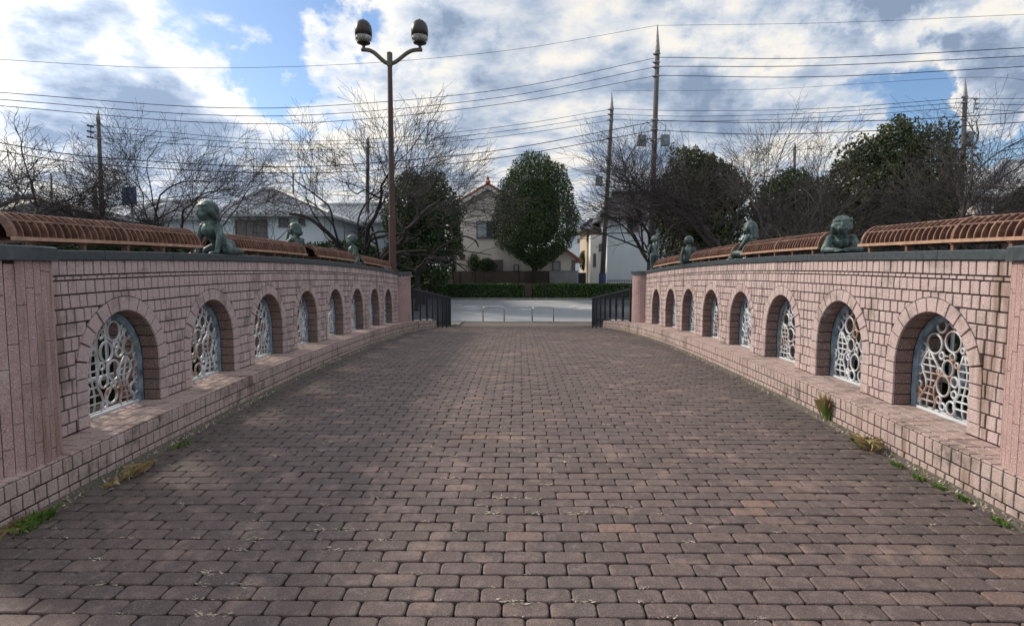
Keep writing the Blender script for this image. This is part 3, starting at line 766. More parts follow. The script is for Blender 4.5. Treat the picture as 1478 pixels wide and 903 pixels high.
def p_l3(mb):        # kneeling, seen from the side
    torso(mb, (0, 0, .13), (.04, 0, .32), (.05, 0, .41), (.06, 0, .47)); head_at(mb, (.07, 0, .53), .115, -.3, .1)
    for y in (-1, 1):
        limb(mb, [(.03, y*.10, .35), (.08, y*.14, .21), (.16, y*.10, .12)], [.043, .035, .026]); hand(mb, (.18, y*.09, .10), (1, 0, -.3), -y)
        limb(mb, [(0, y*.07, .11), (.22, y*.09, .08), (.05, y*.10, .04), (-.10, y*.09, .03)], [.08, .055, .042, .028])
def p_r2(mb):        # sitting girl with long hair turned away
    torso(mb, (0, 0, .12), (.0, 0, .34), (.02, 0, .44), (.03, 0, .50)); head_at(mb, (.04, 0, .56), .122, .15, .1, 'long')
    for y in (-1, 1):
        limb(mb, [(.0, y*.11, .38), (.08, y*.15, .23), (.20, y*.10, .15)], [.045, .037, .027]); hand(mb, (.22, y*.09, .14), (1, 0, -.2), -y)
        limb(mb, [(.02, y*.08, .10), (.26, y*.10, .11), (.30, y*.10, .03), (.38, y*.10, .03)], [.08, .058, .04, .028])
def p_r3(mb):        # sitting, leaning on straight arms, back to the viewer
    torso(mb, (0, 0, .11), (-.02, 0, .32), (.0, 0, .41), (.01, 0, .47)); head_at(mb, (.02, 0, .525), .115, .0, .05)
    for y in (-1, 1):
        limb(mb, [(-.02, y*.11, .36), (-.05, y*.16, .2), (-.07, y*.16, .04)], [.045, .036, .027]); hand(mb, (-.08, y*.165, .025), (.3, y, 0), -y)
        limb(mb, [(.02, y*.08, .09), (.25, y*.12, .10), (.42, y*.10, .05), (.48, y*.10, .07)], [.08, .055, .04, .028])
def p_r4(mb):        # standing with one arm stretched up
    torso(mb, (0, 0, .42), (.02, 0, .62), (.02, 0, .71), (.02, 0, .76), (.085, .088, .042)); head_at(mb, (.03, 0, .82), .098, .4, -.15)
    limb(mb, [(.02, -.10, .66), (.03, -.12, .84), (.04, -.09, .99)], [.038, .032, .025]); hand(mb, (.04, -.09, 1.01), (.1, .1, 1), -1, (1, 0, 0))
    limb(mb, [(.02, .10, .66), (.03, .15, .53), (.08, .14, .42)], [.038, .032, .024]); hand(mb, (.09, .14, .40), (.5, 0, -1), 1, (0, 1, 0))
    for y in (-1, 1): limb(mb, [(0, y*.055, .40), (.02, y*.06, .21), (0, y*.055, .04), (.07, y*.06, .03)], [.072, .052, .034, .027])
ct = lambda Y: 1.76+Cw(Y)
statue('green bronze child with bobbed hair propped on straight arms between the first two left hoods', (-3.60, 6.50, ct(6.5)), R(-90-14), p_l1, .98)
statue('bronze child with a hand raised to the face behind the second left hood', (-3.70, 9.30, ct(9.3)), R(150), p_l2, .92)
statue('small round headed bronze child kneeling between the third and fourth left hoods', (-3.56, 12.05, ct(12.0)), R(-140), p_l3, 1.0)
statue('bronze child lying on its front with chin on hand between the first two right hoods', (3.60, 6.33, ct(6.3)), R(-90-24), p_r1, .90)
statue('long haired bronze child looking away behind the second right hood', (3.70, 9.02, ct(9)), R(120), p_r2, .88)
statue('round headed bronze child sitting with its back turned between the third and fourth right hoods', (3.50, 11.65, ct(11.6)), R(80), p_r3, .90)
statue('slim bronze child standing with one arm stretched up near the right end pillar', (3.60, 15.0, ct(15)), R(100), p_r4, 1.02)

# ------------------------------------------------------------------ lamppost
lx, ly = -3.47, 15.25; lb = 1.76+Cw(ly)
top = at(567, 80, ly); lt_ = lb; T = thing('street_lamp', (lx, ly, lb), 'tall brown twin headed street lamp standing on the far end of the left wall', 'street lamp')
zt = top.z; z1 = at(572, 313, ly).z
mb = MB(); mb.lathe((lx, ly, 0), [(.16, lb), (.16, lb+.03), (.098, lb+.05), (.098, z1), (.085, z1+.03), (.085, z1+.04), (.062, zt-.05), (.062, zt+.04), (.05, zt+.05)], 20)
build(mb, 'pole', 'post', T, smooth=False)
mb = MB(); mb.lathe((lx, ly, 0), [(.075, zt-.28), (.075, zt+.06), (.06, zt+.075)], 20); build(mb, 'pole_cap', 'olive', T)
for sg, px in ((-1, 525), (1, 606)):
    ex = at(px, 70, ly).x; za = at(px, 72, ly).z
    mb = MB(); pts = []
    for k in range(13):
        q = k/12; e = q*q*(3-2*q); pts.append((lx+(ex-lx+sg*.06)*q, ly, zt-.22+(za-zt+.22)*math.sin(e*math.pi/2)))
    mb.tube(pts, .055, 8); build(mb, 'arm', 'olive', T, smooth=True)
    mb = MB(); mb.lathe((ex, ly, za), [(.04, 0), (.04, .10), (.11, .14), (.175, .17), (.175, .185)], 20); hd = build(mb, 'lamp_base', 'lampb', T)
    mb = MB(); mb.lathe((ex, ly, za), [(.14, .187), (.212, .23), (.222, .33)], 20); build(mb, 'lamp_glass', 'lglass', T, smooth=True)
    mb = MB(); mb.lathe((ex, ly, za), [(.222, .331), (.225, .50), (.212, .59), (.178, .67), (.12, .73), (.05, .765), (.02, .78), (.018, .795)], 24); build(mb, 'lamp_shade', 'lampb', T, smooth=True)
    mb = MB(); mb.lathe((ex, ly, za), [(.035, .187), (.035, .328)], 10); build(mb, 'bulb_stem', 'olive', T)

# ------------------------------------------------------------------ black fences after the wall ends
def black_fence(s, y0, y1, label):
    X = 3.2; T = thing('black_fence', (s*X, (y0+y1)/2, floor_z(y1)), label, 'fence', 'black metal fences past the wall ends')
    ta, tb = at(594, 415.5, y0).z, at(650, 429, y1).z; top = lambda Y: ta+(tb-ta)*(Y-y0)/(y1-y0)-.02
    bot = lambda Y: (LEDGE+Cf(Y)+.06) if Y < 20.5 else floor_z(Y)+.10
    n = 7; ysx = [y0+(y1-y0)*k/n for k in range(n+1)]
    for Y in ysx:
        mb = MB(); zb = bot(Y)-.10; mb.box((s*X, Y, (zb+top(Y)+.03)/2), (.06, .06, top(Y)+.03-zb)); mb.lathe((s*X, Y, top(Y)+.032), [(.02, 0), (.035, .02), (.035, .045), (.01, .06)], 8)
        build(mb, 'post', 'black', T)
    for nm, fn, h in (('top_rail', top, .05), ('bottom_rail', bot, .04)):
        mb = MB()
        for a, b in zip(ysx, ysx[1:]):
            if fn is bot and a < 20.5 < b: segs = [(a, 20.45), (20.55, b)]
            else: segs = [(a, b)]
            for p, q in segs: mb.add([(s*X+i*.022, yy, fn(yy)+k*h/2) for yy in (p, q) for i, k in ((-1, -1), (1, -1), (1, 1), (-1, 1))], [(0, 1, 2, 3), (7, 6, 5, 4), (0, 4, 5, 1), (1, 5, 6, 2), (2, 6, 7, 3), (3, 7, 4, 0)])
        build(mb, nm, 'black', T)
    mb = MB(); Y = y0+.1
    while Y < y1: mb.box((s*X, Y, (bot(Y)+top(Y))/2), (.02, .016, top(Y)-bot(Y))); Y += .17
    build(mb, 'bar_row', 'black', T, kind='stuff')
black_fence(-1, 16.6, 25.6, 'black metal fence with round topped posts sloping down past the left wall')
black_fence(1, 16.1, 24.4, 'black metal fence with round topped posts sloping down past the right wall')

# stone blocks by the plaza corners
for s, px in ((-1, 655), (1, 872)):
    T = thing('edging_strip', (at(px, 465, 27).x, 26.9, -.95), 'strip of grey edging stones at the %s corner of the plaza' % ('left' if s < 0 else 'right'), 'kerb stones', 'edging stones at the plaza corners')
    for k in range(8):
        Y = 26.05+k*.24; x = at(px+s*(-8+k*0), 465, 27).x+s*(.0)
        for j in range(3): mb = MB(); mb.box((x+s*j*.2, Y, -.91), (.19, .22, .07)); build(mb, 'stone', 'conc', T)
for k, px in enumerate((861, 873)):
    mb = MB(); p = at(px, 464, 27.6); mb.box((p.x, 27.6, -.85), (.36, .3, .2)); o = build(mb, 'stone_block', 'mortar'); tag(o, 'dark square stone block at the plaza edge, %s of two' % ('left' if k == 0 else 'right'), 'stone', 'dark blocks at the plaza edge')

# ------------------------------------------------------------------ U shaped barriers
for px, q in ((712.5, 'left'), (783.5, 'right')):
    Y = 27.9; c = at(px, 463, Y); hw_ = .535; ht = .78; T = thing('bicycle_barrier', (c.x, Y, -.944), 'stainless steel hoop barrier at the road edge, %s one of the two' % q, 'barrier', 'hoop barriers at the road edge')
    mb = MB(); pts = [(c.x-hw_, Y, -.944)]
    for a in range(7): an = math.pi-a/6*math.pi/2; pts.append((c.x-hw_+.16+.16*math.cos(an), Y, -.944+ht-.16+.16*math.sin(an)))
    for a in range(7): an = math.pi/2-a/6*math.pi/2; pts.append((c.x+hw_-.16+.16*math.cos(an), Y, -.944+ht-.16+.16*math.sin(an)))
    pts.append((c.x+hw_, Y, -.944)); mb.tube(pts, .036, 8); build(mb, 'hoop', 'steel', T, smooth=True)
    mb = MB(); mb.tube([(c.x-hw_, Y, -.60), (c.x+hw_, Y, -.60)], .02, 6); build(mb, 'cross_bar', 'steel', T)
    for sg in (-1, 1): mb = MB(); mb.lathe((c.x+sg*hw_, Y, -.944), [(.07, 0), (.07, .015)], 12); build(mb, 'foot_plate', 'steel', T)

# ------------------------------------------------------------------ plants
def leaves(mb, pts, size, rr, flat=0, shape='tri', nrm=None):
    for i, p in enumerate(pts):
        a = Vector((rr.gauss(0, 1), rr.gauss(0, 1), rr.gauss(0, 1))).normalized()
        b = a.orthogonal().normalized(); b = (b*math.cos(rr.random()*6.28)+a.cross(b)*math.sin(rr.random()*6.28))
        s_ = size*rr.uniform(.6, 1.3); p = Vector(p)
        mb.add([p-a*s_*.5, p+b*s_*.35, p+a*s_*.6, p-b*s_*.30], [(0, 1, 2, 3)])
def crown_points(c, rad, n, rr, lump=.22, freq=.8, shellmin=.62, prof=None):
    pts = []
    while len(pts) < n:
        d = Vector((rr.gauss(0, 1), rr.gauss(0, 1), rr.gauss(0, 1))).normalized()
        k = 1+lump*(mnoise.fractal(Vector((d.x*rad[0], d.y*rad[1], d.z*rad[2]))*freq+Vector(c), 1.0, 2.0, 3))
        r_ = (shellmin+(1-shellmin)*rr.random()**.6)*k
        w_ = prof(d.z*r_) if prof else 1
        p = Vector((d.x*rad[0]*r_*w_, d.y*rad[1]*r_*w_, d.z*rad[2]*r_))
        if mnoise.noise((p+Vector(c))*1.1) < -.30 and rr.random() < .75: continue
        pts.append(Vector(c)+p)
    return pts
def evergreen(px0, px1, pyt, pyb, Y, label, mat='leaf', n=16000, seed=1, trunk_px=None, depth=1, size=.2, prof=None, gz=None, lump=.22):
    rr = random.Random(seed); a, b = at(px0, (pyt+pyb)/2, Y), at(px1, (pyt+pyb)/2, Y); zt_, zb_ = at(px0, pyt, Y).z, at(px0, pyb, Y).z
    c = Vector(((a.x+b.x)/2, Y, (zt_+zb_)/2)); rad = ((b.x-a.x)/2, (b.x-a.x)/2*depth, (zt_-zb_)/2)
    g = ground_z(Y) if gz is None else gz; tx = at(trunk_px, 400, Y).x if trunk_px else c.x
    T = thing('evergreen_tree', (tx, Y, g), label, 'tree', 'evergreen trees behind the bridge')
    mb = MB(); leaves(mb, crown_points(c, rad, n, rr, lump, prof=prof), size, rr); build(mb, 'crown', mat, T, c)
    mb = MB(); tr = max(.14, rad[0]*.07)
    mb.tube([(tx, Y, g), (tx, Y, g+.4), (tx+.05, Y, c.z-rad[2]*.6), (c.x, Y, c.z+rad[2]*.5)], [tr*1.5, tr, tr*.8, tr*.25], 8)
    for k in range(10):
        an = rr.random()*6.28; z0 = c.z+rr.uniform(-.8, .4)*rad[2]; ln = rad[0]*rr.uniform(.4, .75)
        mb.tube([(tx, Y, z0), (tx+math.cos(an)*ln*.5, Y+math.sin(an)*ln*.5, z0+.3*ln), (tx+math.cos(an)*ln, Y+math.sin(an)*ln, z0+.6*ln)], [tr*.45, tr*.3, tr*.1], 5)
    build(mb, 'trunk', 'bark', T, smooth=True)
    # the dense inside of the crown
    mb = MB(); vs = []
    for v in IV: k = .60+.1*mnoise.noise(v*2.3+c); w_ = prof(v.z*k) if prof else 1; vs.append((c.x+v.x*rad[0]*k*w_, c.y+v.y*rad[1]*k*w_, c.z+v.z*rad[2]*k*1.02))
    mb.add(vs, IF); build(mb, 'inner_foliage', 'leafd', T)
egg = lambda z: (1.0 if z > .2 else 1.0+.16*min(1, (.2-z)/.5)) if z > -.62 else max(.50, 1.16-2.0*(-.62-z))
evergreen(716, 831, 220, 390, 41.6, 'dense egg shaped evergreen tree standing between the two hedges in the middle', 'leaf', 56000, 3, 771, 1, .115, egg, lump=.12)
evergreen(552, 668, 246, 418, 37, 'dark evergreen tree behind the lamppost, left of the cream house', 'leaf', 34000, 4, 608, .9, .15)
evergreen(945, 1075, 214, 395, 33, 'dark broad evergreen right of the tall utility pole', 'leafy', 34000, 5, 1010, .8, .15, lump=.35)
evergreen(1078, 1205, 246, 390, 34, 'low rounded evergreen behind the bare tree on the right', 'leaf', 28000, 6, 1140, .8, .15, lump=.35)
evergreen(1200, 1385, 172, 400, 27, 'tall dark evergreen with yellow green top in the right background', 'leafy', 46000, 8, 1290, .8, .13, lump=.38)
evergreen(1432, 1560, 268, 400, 25, 'yellow green evergreen at the right edge of the picture', 'leafy', 10000, 9, 1500, .8, .2)
evergreen(835, 860, 360, 392, 52, 'small round evergreen beside the far cream building', 'leaf', 1500, 10, 848, 1, .18)

def hedge(px0, px1, pyt, Y, dp, label, seed):
    rr = random.Random(seed); x0, x1 = at(px0, 420, Y).x, at(px1, 420, Y).x; zt_ = at(px0, pyt, Y).z; g = ground_z(Y)
    T = thing('hedge', ((x0+x1)/2, Y+dp/2, g), label, 'hedge', 'clipped hedges along the far side of the road')
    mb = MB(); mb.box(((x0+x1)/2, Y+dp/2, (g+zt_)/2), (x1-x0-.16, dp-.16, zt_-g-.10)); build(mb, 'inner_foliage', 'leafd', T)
    pts = []; n = int((x1-x0)*700)
    for k in range(n):
        q = rr.random(); x = rr.uniform(x0, x1)
        if q < .5: p = (x, Y+rr.uniform(-.02, .09), g+(zt_-g)*rr.random())
        elif q < .85: p = (x, Y+rr.random()*dp, zt_+rr.uniform(-.08, .03)+.03*mnoise.noise(Vector((x*1.5, 0, 0))))
        else: p = (rr.choice([x0+.05, x1-.05]), Y+rr.random()*dp, g+(zt_-g)*rr.random())
        pts.append(p)
    mb = MB(); leaves(mb, pts, .085, rr); build(mb, 'foliage', 'hedge', T)
hedge(608, 757, 409.5, 40.6, 1.3, 'clipped green hedge across the road, left of the egg shaped tree', 1)
hedge(769, 1010, 409.5, 40.6, 1.3, 'clipped green hedge across the road, right of the egg shaped tree', 2)
hedge(150, 600, 400, 40.6, 1.3, 'clipped hedge across the road behind the left black fence', 3)

# bare cherry trees
def bare_tree(base, height, spread, seed, label, lean=(0, 0), forks=4, n_max=7000, fork_h=.22, droop=0, tr=None, px=None, top=None, clear=0):
    rr = random.Random(seed); base = Vector(base); tk = MB(); br = MB(); cnt = [0]; queue = []
    tr = tr or height*.026
    LEN = [0, .30, .27, .22, .17, .125, .09, .06]
    def grow(p, d, r, lvl):
        cnt[0] += 1; ln = height*LEN[lvl]*rr.uniform(.7, 1.25)
        ns = 6 if lvl <= 2 else (5 if lvl < 5 else 3); pts = [p]; dirs = [d]
        for k in range(ns):
            j = .15 if lvl < 4 else .12
            d = (d+Vector((rr.gauss(0, j), rr.gauss(0, j), rr.gauss(0, j)*.8+(-.03 if lvl in (2, 3) else .05)-droop*.05))).normalized()
            p = p+d*ln/ns; pts.append(p); dirs.append(d)
        r1 = r*.55
        mb_ = tk if lvl == 1 else br
        mb_.tube(pts, [max(.0062, r+(r1-r)*k/ns) for k in range(ns+1)], 7 if lvl == 1 else (5 if lvl < 4 else 3), cap=False)
        if lvl >= 7: return
        nch = {1: 4, 2: 4, 3: 4, 4: 4, 5: 4, 6: 3}[lvl]
        for c_ in range(nch):
            last = c_ == nch-1
            q = 1 if last else .35+.6*(c_+rr.random())/nch; i = min(ns-1, int(q*ns)); pp = pts[i].lerp(pts[i+1], min(1, q*ns-i))
            dd_ = dirs[i+1]; side = dd_.orthogonal().normalized(); side = (Matrix.Rotation(rr.random()*6.28, 3, dd_) @ side)
            an = rr.uniform(.5, .95) if not last else rr.uniform(.05, .4)
            nd = (dd_*math.cos(an)+side*math.sin(an)); nd.z = nd.z*.75 if nd.z > 0 else nd.z*.5
            if lvl >= 2 and pp.z < base.z+height*(.42+clear)+.1*height*rr.random() and nd.z < .45: continue
            queue.append((pp, nd.normalized(), r*(1-q*.42)*(rr.uniform(.5, .68) if not last else .95), lvl+1))
    fh = height*fork_h
    fork = base+Vector((lean[0]*fh, lean[1]*fh, fh))
    tk.tube([base, base+Vector((0, 0, fh*.15)), base.lerp(fork, .6)+Vector((.04, 0, 0)), fork], [tr*1.5, tr*1.1, tr, tr*.95], 9)
    for k in range(forks):
        an = 6.283*k/forks+rr.uniform(-.35, .35); tl_ = rr.uniform(.55, .95)*spread
        d = Vector((math.cos(an)*tl_+lean[0], math.sin(an)*tl_*.8+lean[1], 1)).normalized()
        queue.append((fork, d, tr*rr.uniform(.55, .75), 1))
    while queue and cnt[0] < n_max: grow(*queue.pop(0))
    if px:                                                       # bring the grown crown to the size of the real one
        allv = br.v; xs_ = sorted(v[0] for v in allv); zs_ = sorted(v[2] for v in allv); n_ = len(xs_)
        xl, xr, zt0 = xs_[n_//35], xs_[-n_//35], zs_[-n_//120]
        tl0, tr0, tz = at(px[0], top, base.y).x, at(px[1], top, base.y).x, at(base.x, top, base.y).z
        kz = (tz-base.z)/(zt0-base.z); kl = (tl0-base.x)/(xl-base.x); kr = (tr0-base.x)/(xr-base.x); ky = (abs(kl)+abs(kr))/2
        def fit(v):
            dx = v[0]-base.x; dz = v[2]-base.z; f_ = min(1, dz/(.3*(zt0-base.z)))
            k_ = 1+((kl if dx < 0 else kr)-1)*f_
            z_ = dz*kz; lim_ = (tz-base.z)*.93
            if z_ > lim_: z_ = lim_+(z_-lim_)*.6
            return (base.x+dx*k_, base.y+(v[1]-base.y)*(1+(ky-1)*f_), base.z+z_)
        tk.v = [fit(v) for v in tk.v]; br.v = [fit(v) for v in br.v]
    T = thing('bare_tree', base, label, 'tree', 'leafless cherry trees beyond the walls')
    build(tk, 'trunk', 'bark', T, smooth=True); build(br, 'branches', 'twig', T)
def B(px, Y): p = at(px, 390, Y); return (p.x, Y, -.95)
bare_tree(B(268, 21), 8.6, 1.7, 21, 'wide leafless cherry tree behind the bobbed hair statue on the left wall', forks=5, px=(120, 410), top=178, n_max=7000, clear=.06)
bare_tree(B(535, 26), 9.6, 1.6, 22, 'leafless cherry tree with several stems just left of the lamppost', forks=6, px=(400, 695), top=178, n_max=6500, clear=.06)
bare_tree(B(-30, 17), 8.0, 1.1, 33, 'leafless tree at the left edge of the picture', forks=4, px=(-250, 98), top=160, n_max=4500)
bare_tree(B(140, 30), 7.6, 1.2, 24, 'small leafless tree behind the nearest left hood', forks=4, px=(60, 210), top=222, n_max=2200)
bare_tree(B(1062, 23), 9.8, 1.7, 25, 'large spreading leafless tree in front of the evergreens on the right', forks=6, px=(862, 1235), top=158, n_max=7500, tr=.20)
bare_tree(B(1165, 19), 6.0, 1.3, 26, 'leafless tree with pale twigs behind the second right hood', forks=5, px=(1075, 1262), top=255, n_max=1100)
bare_tree(B(1395, 19), 8.6, 1.25, 27, 'leafless tree at the right edge, before the dark roofed house', forks=5, px=(1310, 1600), top=142, n_max=4500)
bare_tree(B(960, 27), 6.0, 1.4, 28, 'low leafless tree reaching its boughs across the tall utility pole', forks=5, px=(848, 1010), top=205, n_max=1500)
bare_tree(B(1290, 22), 5.2, 1.3, 29, 'leafless tree in front of the tall dark evergreen on the right', forks=5, px=(1205, 1372), top=262, n_max=1000)
bare_tree(B(600, 33), 5.6, 1.6, 31, 'low leafless tree whose long bough crosses the front of the cream house', forks=4, droop=1, px=(540, 748), top=255, n_max=1000, tr=.09)

# ------------------------------------------------------------------ houses
def quadbox(mb, x0, x1, y0, y1, z0, z1): mb.box(((x0+x1)/2, (y0+y1)/2, (z0+z1)/2), (x1-x0, y1-y0, z1-z0))
def X_(px, Y, py=392): return at(px, py, Y).x
def Z_(py, Y, px=739): return at(px, py, Y).z
def window(T, px0, px1, py0, py1, Y, pane='glass', bars=1, frame='wframe', name='window', label=None):
    x0, x1, z1, z0 = X_(px0, Y), X_(px1, Y), Z_(py0, Y), Z_(py1, Y); mb = MB(); t = .07; d = .08
    quadbox(mb, x0, x1, Y-d, Y+.01, z0, z0+t); quadbox(mb, x0, x1, Y-d, Y+.01, z1-t, z1); quadbox(mb, x0, x0+t, Y-d, Y+.01, z0+t, z1-t); quadbox(mb, x1-t, x1, Y-d, Y+.01, z0+t, z1-t)
    for k in range(bars): x = x0+(x1-x0)*(k+1)/(bars+1); quadbox(mb, x-.025, x+.025, Y-d+.01, Y+.01, z0+t, z1-t)
    wn = build(mb, name, frame, T, label=label)
    n = bars+1
    for k in range(n):
        a, b = x0+t+(x1-x0-2*t)*k/n, x0+t+(x1-x0-2*t)*(k+1)/n
        mb = MB(); quadbox(mb, a+.026, b-.026, Y-.04, Y-.025, z0+t, z1-t); build(mb, 'pane', pane if (pane != 'half') else ('curtain' if k == 0 else 'glass'), wn)
    mb = MB(); quadbox(mb, x0-.04, x1+.04, Y-.12, Y+.01, z0-.06, z0-.002); build(mb, 'sill', frame, wn)
def tiled_slope(mb, a, b, c, d, pitch=.28, r=.045, course=.3):
    """rows of round tiles on the roof quad a-b (eave) to d-c (ridge)"""
    a, b, c, d = map(Vector, (a, b, c, d)); n = max(2, int((b-a).length/pitch)); nrm = (b-a).cross(d-a).normalized()
    if nrm.z < 0: nrm = -nrm
    for k in range(n+1):
        p, q = a.lerp(b, k/n), d.lerp(c, k/n)
        if (q-p).length < .3: continue
        L_ = (q-p).length; m = max(1, int(L_/course))
        sd_ = (b-a).normalized()
        for i in range(m):
            u, v = p.lerp(q, i/m), p.lerp(q, (i+1)/m)
            mb.add([u-sd_*r, u+nrm*(r+.03), u+sd_*r, v-sd_*r, v+nrm*(r), v+sd_*r], [(0, 1, 4, 3), (1, 2, 5, 4), (0, 2, 1)])
def slab(mb, q, th=.12):
    q = [Vector(p) for p in q]; n = (q[1]-q[0]).cross(q[-1]-q[0]).normalized()
    if n.z < 0: n = -n
    mb.plate(q, -n, th)
# cream gabled house
Y = 44.0; D_ = 9
x0, xa, = X_(653, Y), X_(705, Y); x1 = 2*xa-x0; zg = -.4; ze = Z_(297, Y); zr = Z_(266, Y)
T = thing('gabled_house', ((x0+x1)/2, Y+D_/2, zg), 'two storey cream house with a terracotta gable roof behind the egg shaped tree', 'house')
mb = MB(); mb.add([(x0, Y, zg), (x1, Y, zg), (x1, Y, ze-.25), (xa, Y, zr-.2), (x0, Y, ze-.25), (x0, Y+D_, zg), (x1, Y+D_, zg), (x1, Y+D_, ze-.25), (xa, Y+D_, zr-.2), (x0, Y+D_, ze-.25)],
                  [(0, 1, 2, 3, 4), (9, 8, 7, 6, 5), (0, 4, 9, 5), (1, 6, 7, 2), (4, 3, 8, 9), (3, 2, 7, 8)]); build(mb, 'wall', 'cream', T)
ov = .45; sl_ = (zr-ze)/(xa-x0)
mb = MB()
for sg in (-1, 1):
    xe = xa+sg*(xa-x0+ov); ez = zr-sl_*(xa-x0+ov); q = [(xe, Y-.5, ez), (xe, Y+D_+.4, ez), (xa, Y+D_+.4, zr), (xa, Y-.5, zr)]
    slab(mb, q, .14)
rf = build(mb, 'roof', 'rorange', T)
mb = MB()
for sg in (-1, 1):
    xe = xa+sg*(xa-x0+ov); ez = zr-sl_*(xa-x0+ov); tiled_slope(mb, (xe, Y-.5, ez+.01), (xe, Y+D_+.4, ez+.01), (xa, Y+D_+.4, zr+.01), (xa, Y-.5, zr+.01))
build(mb, 'roof_tiles', 'rorange', rf, kind='stuff')
mb = MB(); mb.lathe((xa, Y-.45, zr), [(.18, 0), (.22, .12), (.10, .3), (.12, .38), (.02, .62)], 8); build(mb, 'finial', 'rorange', rf)
mb = MB(); 
for sg in (-1, 1):
    xe = xa+sg*(xa-x0+ov); ez = zr-sl_*(xa-x0+ov)-.16; mb.plate([(xe, Y-.53, ez), (xa, Y-.53, zr-.16), (xa, Y-.53, zr-.42), (xe, Y-.53, ez-.24)], (0, 1, 0), .04)
build(mb, 'barge_board', 'white', rf)
window(T, 688, 717, 319, 343, Y, 'half', 1)
window(T, 741, 749, 381.5, 391, Y, 'glass', 0)
mb = MB(); quadbox(mb, X_(664, Y), X_(671.5, Y), Y-.15, Y, Z_(374, Y), Z_(367, Y)); build(mb, 'vent', 'vent', T)
mb = MB(); quadbox(mb, X_(704, Y), X_(726, Y), Y-.25, Y-.01, Z_(392, Y), Z_(375, Y)); build(mb, 'shutter_box', 'shutter', T)
mb = MB(); mb.tube([(x0+.12, Y-.06, zg), (x0+.12, Y-.06, ze-.3)], .05, 6); build(mb, 'drain_pipe', 'vent', T)
# low porch wing
w0, w1 = x1+.004, X_(829, Y); wz = Z_(371, Y); Yp = Y-.8
mb = MB(); wr_ = Z_(350, Y); wx = X_(800, Y)
mb.add([(w0, Yp, zg), (w1, Yp, zg), (w1, Yp, wz), (wx, Yp, wr_-.1), (w0, Yp, wz), (w0, Y+5, zg), (w1, Y+5, zg), (w1, Y+5, wz), (wx, Y+5, wr_-.1), (w0, Y+5, wz)],
       [(0, 1, 2, 3, 4), (9, 8, 7, 6, 5), (0, 4, 9, 5), (1, 6, 7, 2), (4, 3, 8, 9), (3, 2, 7, 8)]); build(mb, 'porch_wall', 'cream', T)
mb = MB(); e1 = X_(838, Y); e0 = 2*wx-e1; ez = wz-.35
slab(mb, [(e1, Yp-.4, ez), (e1, Y+5, ez), (wx, Y+5, wr_), (wx, Yp-.4, wr_)], .12); slab(mb, [(e0, Yp-.4, ez), (e0, Y+5, ez), (wx, Y+5, wr_), (wx, Yp-.4, wr_)], .12)
rf = build(mb, 'porch_roof', 'rorange', T)
mb = MB(); tiled_slope(mb, (e1, Yp-.4, ez+.01), (e1, Y+5, ez+.01), (wx, Y+5, wr_+.01), (wx, Yp-.4, wr_+.01)); build(mb, 'roof_tiles', 'rorange', rf, kind='stuff')
window(T, 797, 809, 377, 391, Yp, 'glass', 0); window(T, 825, 830, 376, 391, Yp, 'glass', 0)
# brown board fence, grey wall, iron fence
def board_fence(px0, px1, pyt, Y, label):
    xa_, xb_ = X_(px0, Y), X_(px1, Y); zt_ = Z_(pyt, Y); T = thing('board_fence', ((xa_+xb_)/2, Y, -.4), label, 'fence')
    n = 110; tl = []
    for k in range(n):
        a = xa_+(xb_-xa_)*k/n; b = xa_+(xb_-xa_)*(k+1)/n
        mb = MB(); quadbox(mb, a+.006, b-.006, Y, Y+.03+.01*(k % 2), -.38, zt_-.03); build(mb, 'board', 'board', T)
    mb = MB(); quadbox(mb, xa_, xb_, Y-.02, Y+.07, zt_-.028, zt_+.03); quadbox(mb, xa_, xb_, Y+.042, Y+.09, -.1, .0); build(mb, 'rail', 'board', T)
    for k in range(5): x = xa_+(xb_-xa_)*k/4; mb = MB(); quadbox(mb, x-.05, x+.05, Y-.03, Y-.001, -.4, zt_-.03); build(mb, 'post', 'board', T)
board_fence(622, 792, 391.5, 42.8, 'brown vertical board fence in front of the cream house')
T = thing('block_wall', (X_(813, 42.8), 42.8, -.4), 'low pale grey wall right of the brown board fence', 'wall')
mb = MB(); quadbox(mb, X_(793, 42.8), X_(834, 42.8), 42.7, 42.85, -.4, Z_(391.5, 42.8)); wc = build(mb, 'wall_panel', 'greywall', T)
mb = MB(); quadbox(mb, X_(792, 42.8), X_(834.5, 42.8), 42.66, 42.89, Z_(391.5, 42.8)+.002, Z_(390.5, 42.8)); build(mb, 'wall_cap', 'conc', T)
mb = MB(); quadbox(mb, X_(834.5, 42.8), X_(846, 42.8), 42.8, 42.84, -.4, Z_(393.5, 42.8)); mb2 = build(mb, 'metal_gate', 'black'); tag(mb2, 'small dark gate between the grey wall and the utility pole', 'gate')
T = thing('iron_fence', (X_(893, 42.8), 42.8, -.4), 'dark iron fence with thin bars before the pale blue house', 'fence')
mb = MB(); x = X_(877, 42.8); xe = X_(960, 42.8)
while x < xe: mb.box((x, 42.8, .3), (.03, .03, 1.4)); x += .13
build(mb, 'bar_row', 'black', T, kind='stuff')
for z in (-.25, .95): mb = MB(); mb.box(((X_(877, 42.8)+xe)/2, 42.8, z), (xe-X_(877, 42.8), .05, .05)); build(mb, 'rail', 'black', T)
# tree pit board between hedges
mb = MB(); quadbox(mb, X_(758, 41), X_(768, 41), 40.9, 41.0, -.4, Z_(409, 41)); o = build(mb, 'sign_board', 'board'); tag(o, 'small dark board in the gap between the two hedges', 'board')
mb = MB(); rr = random.Random(5)
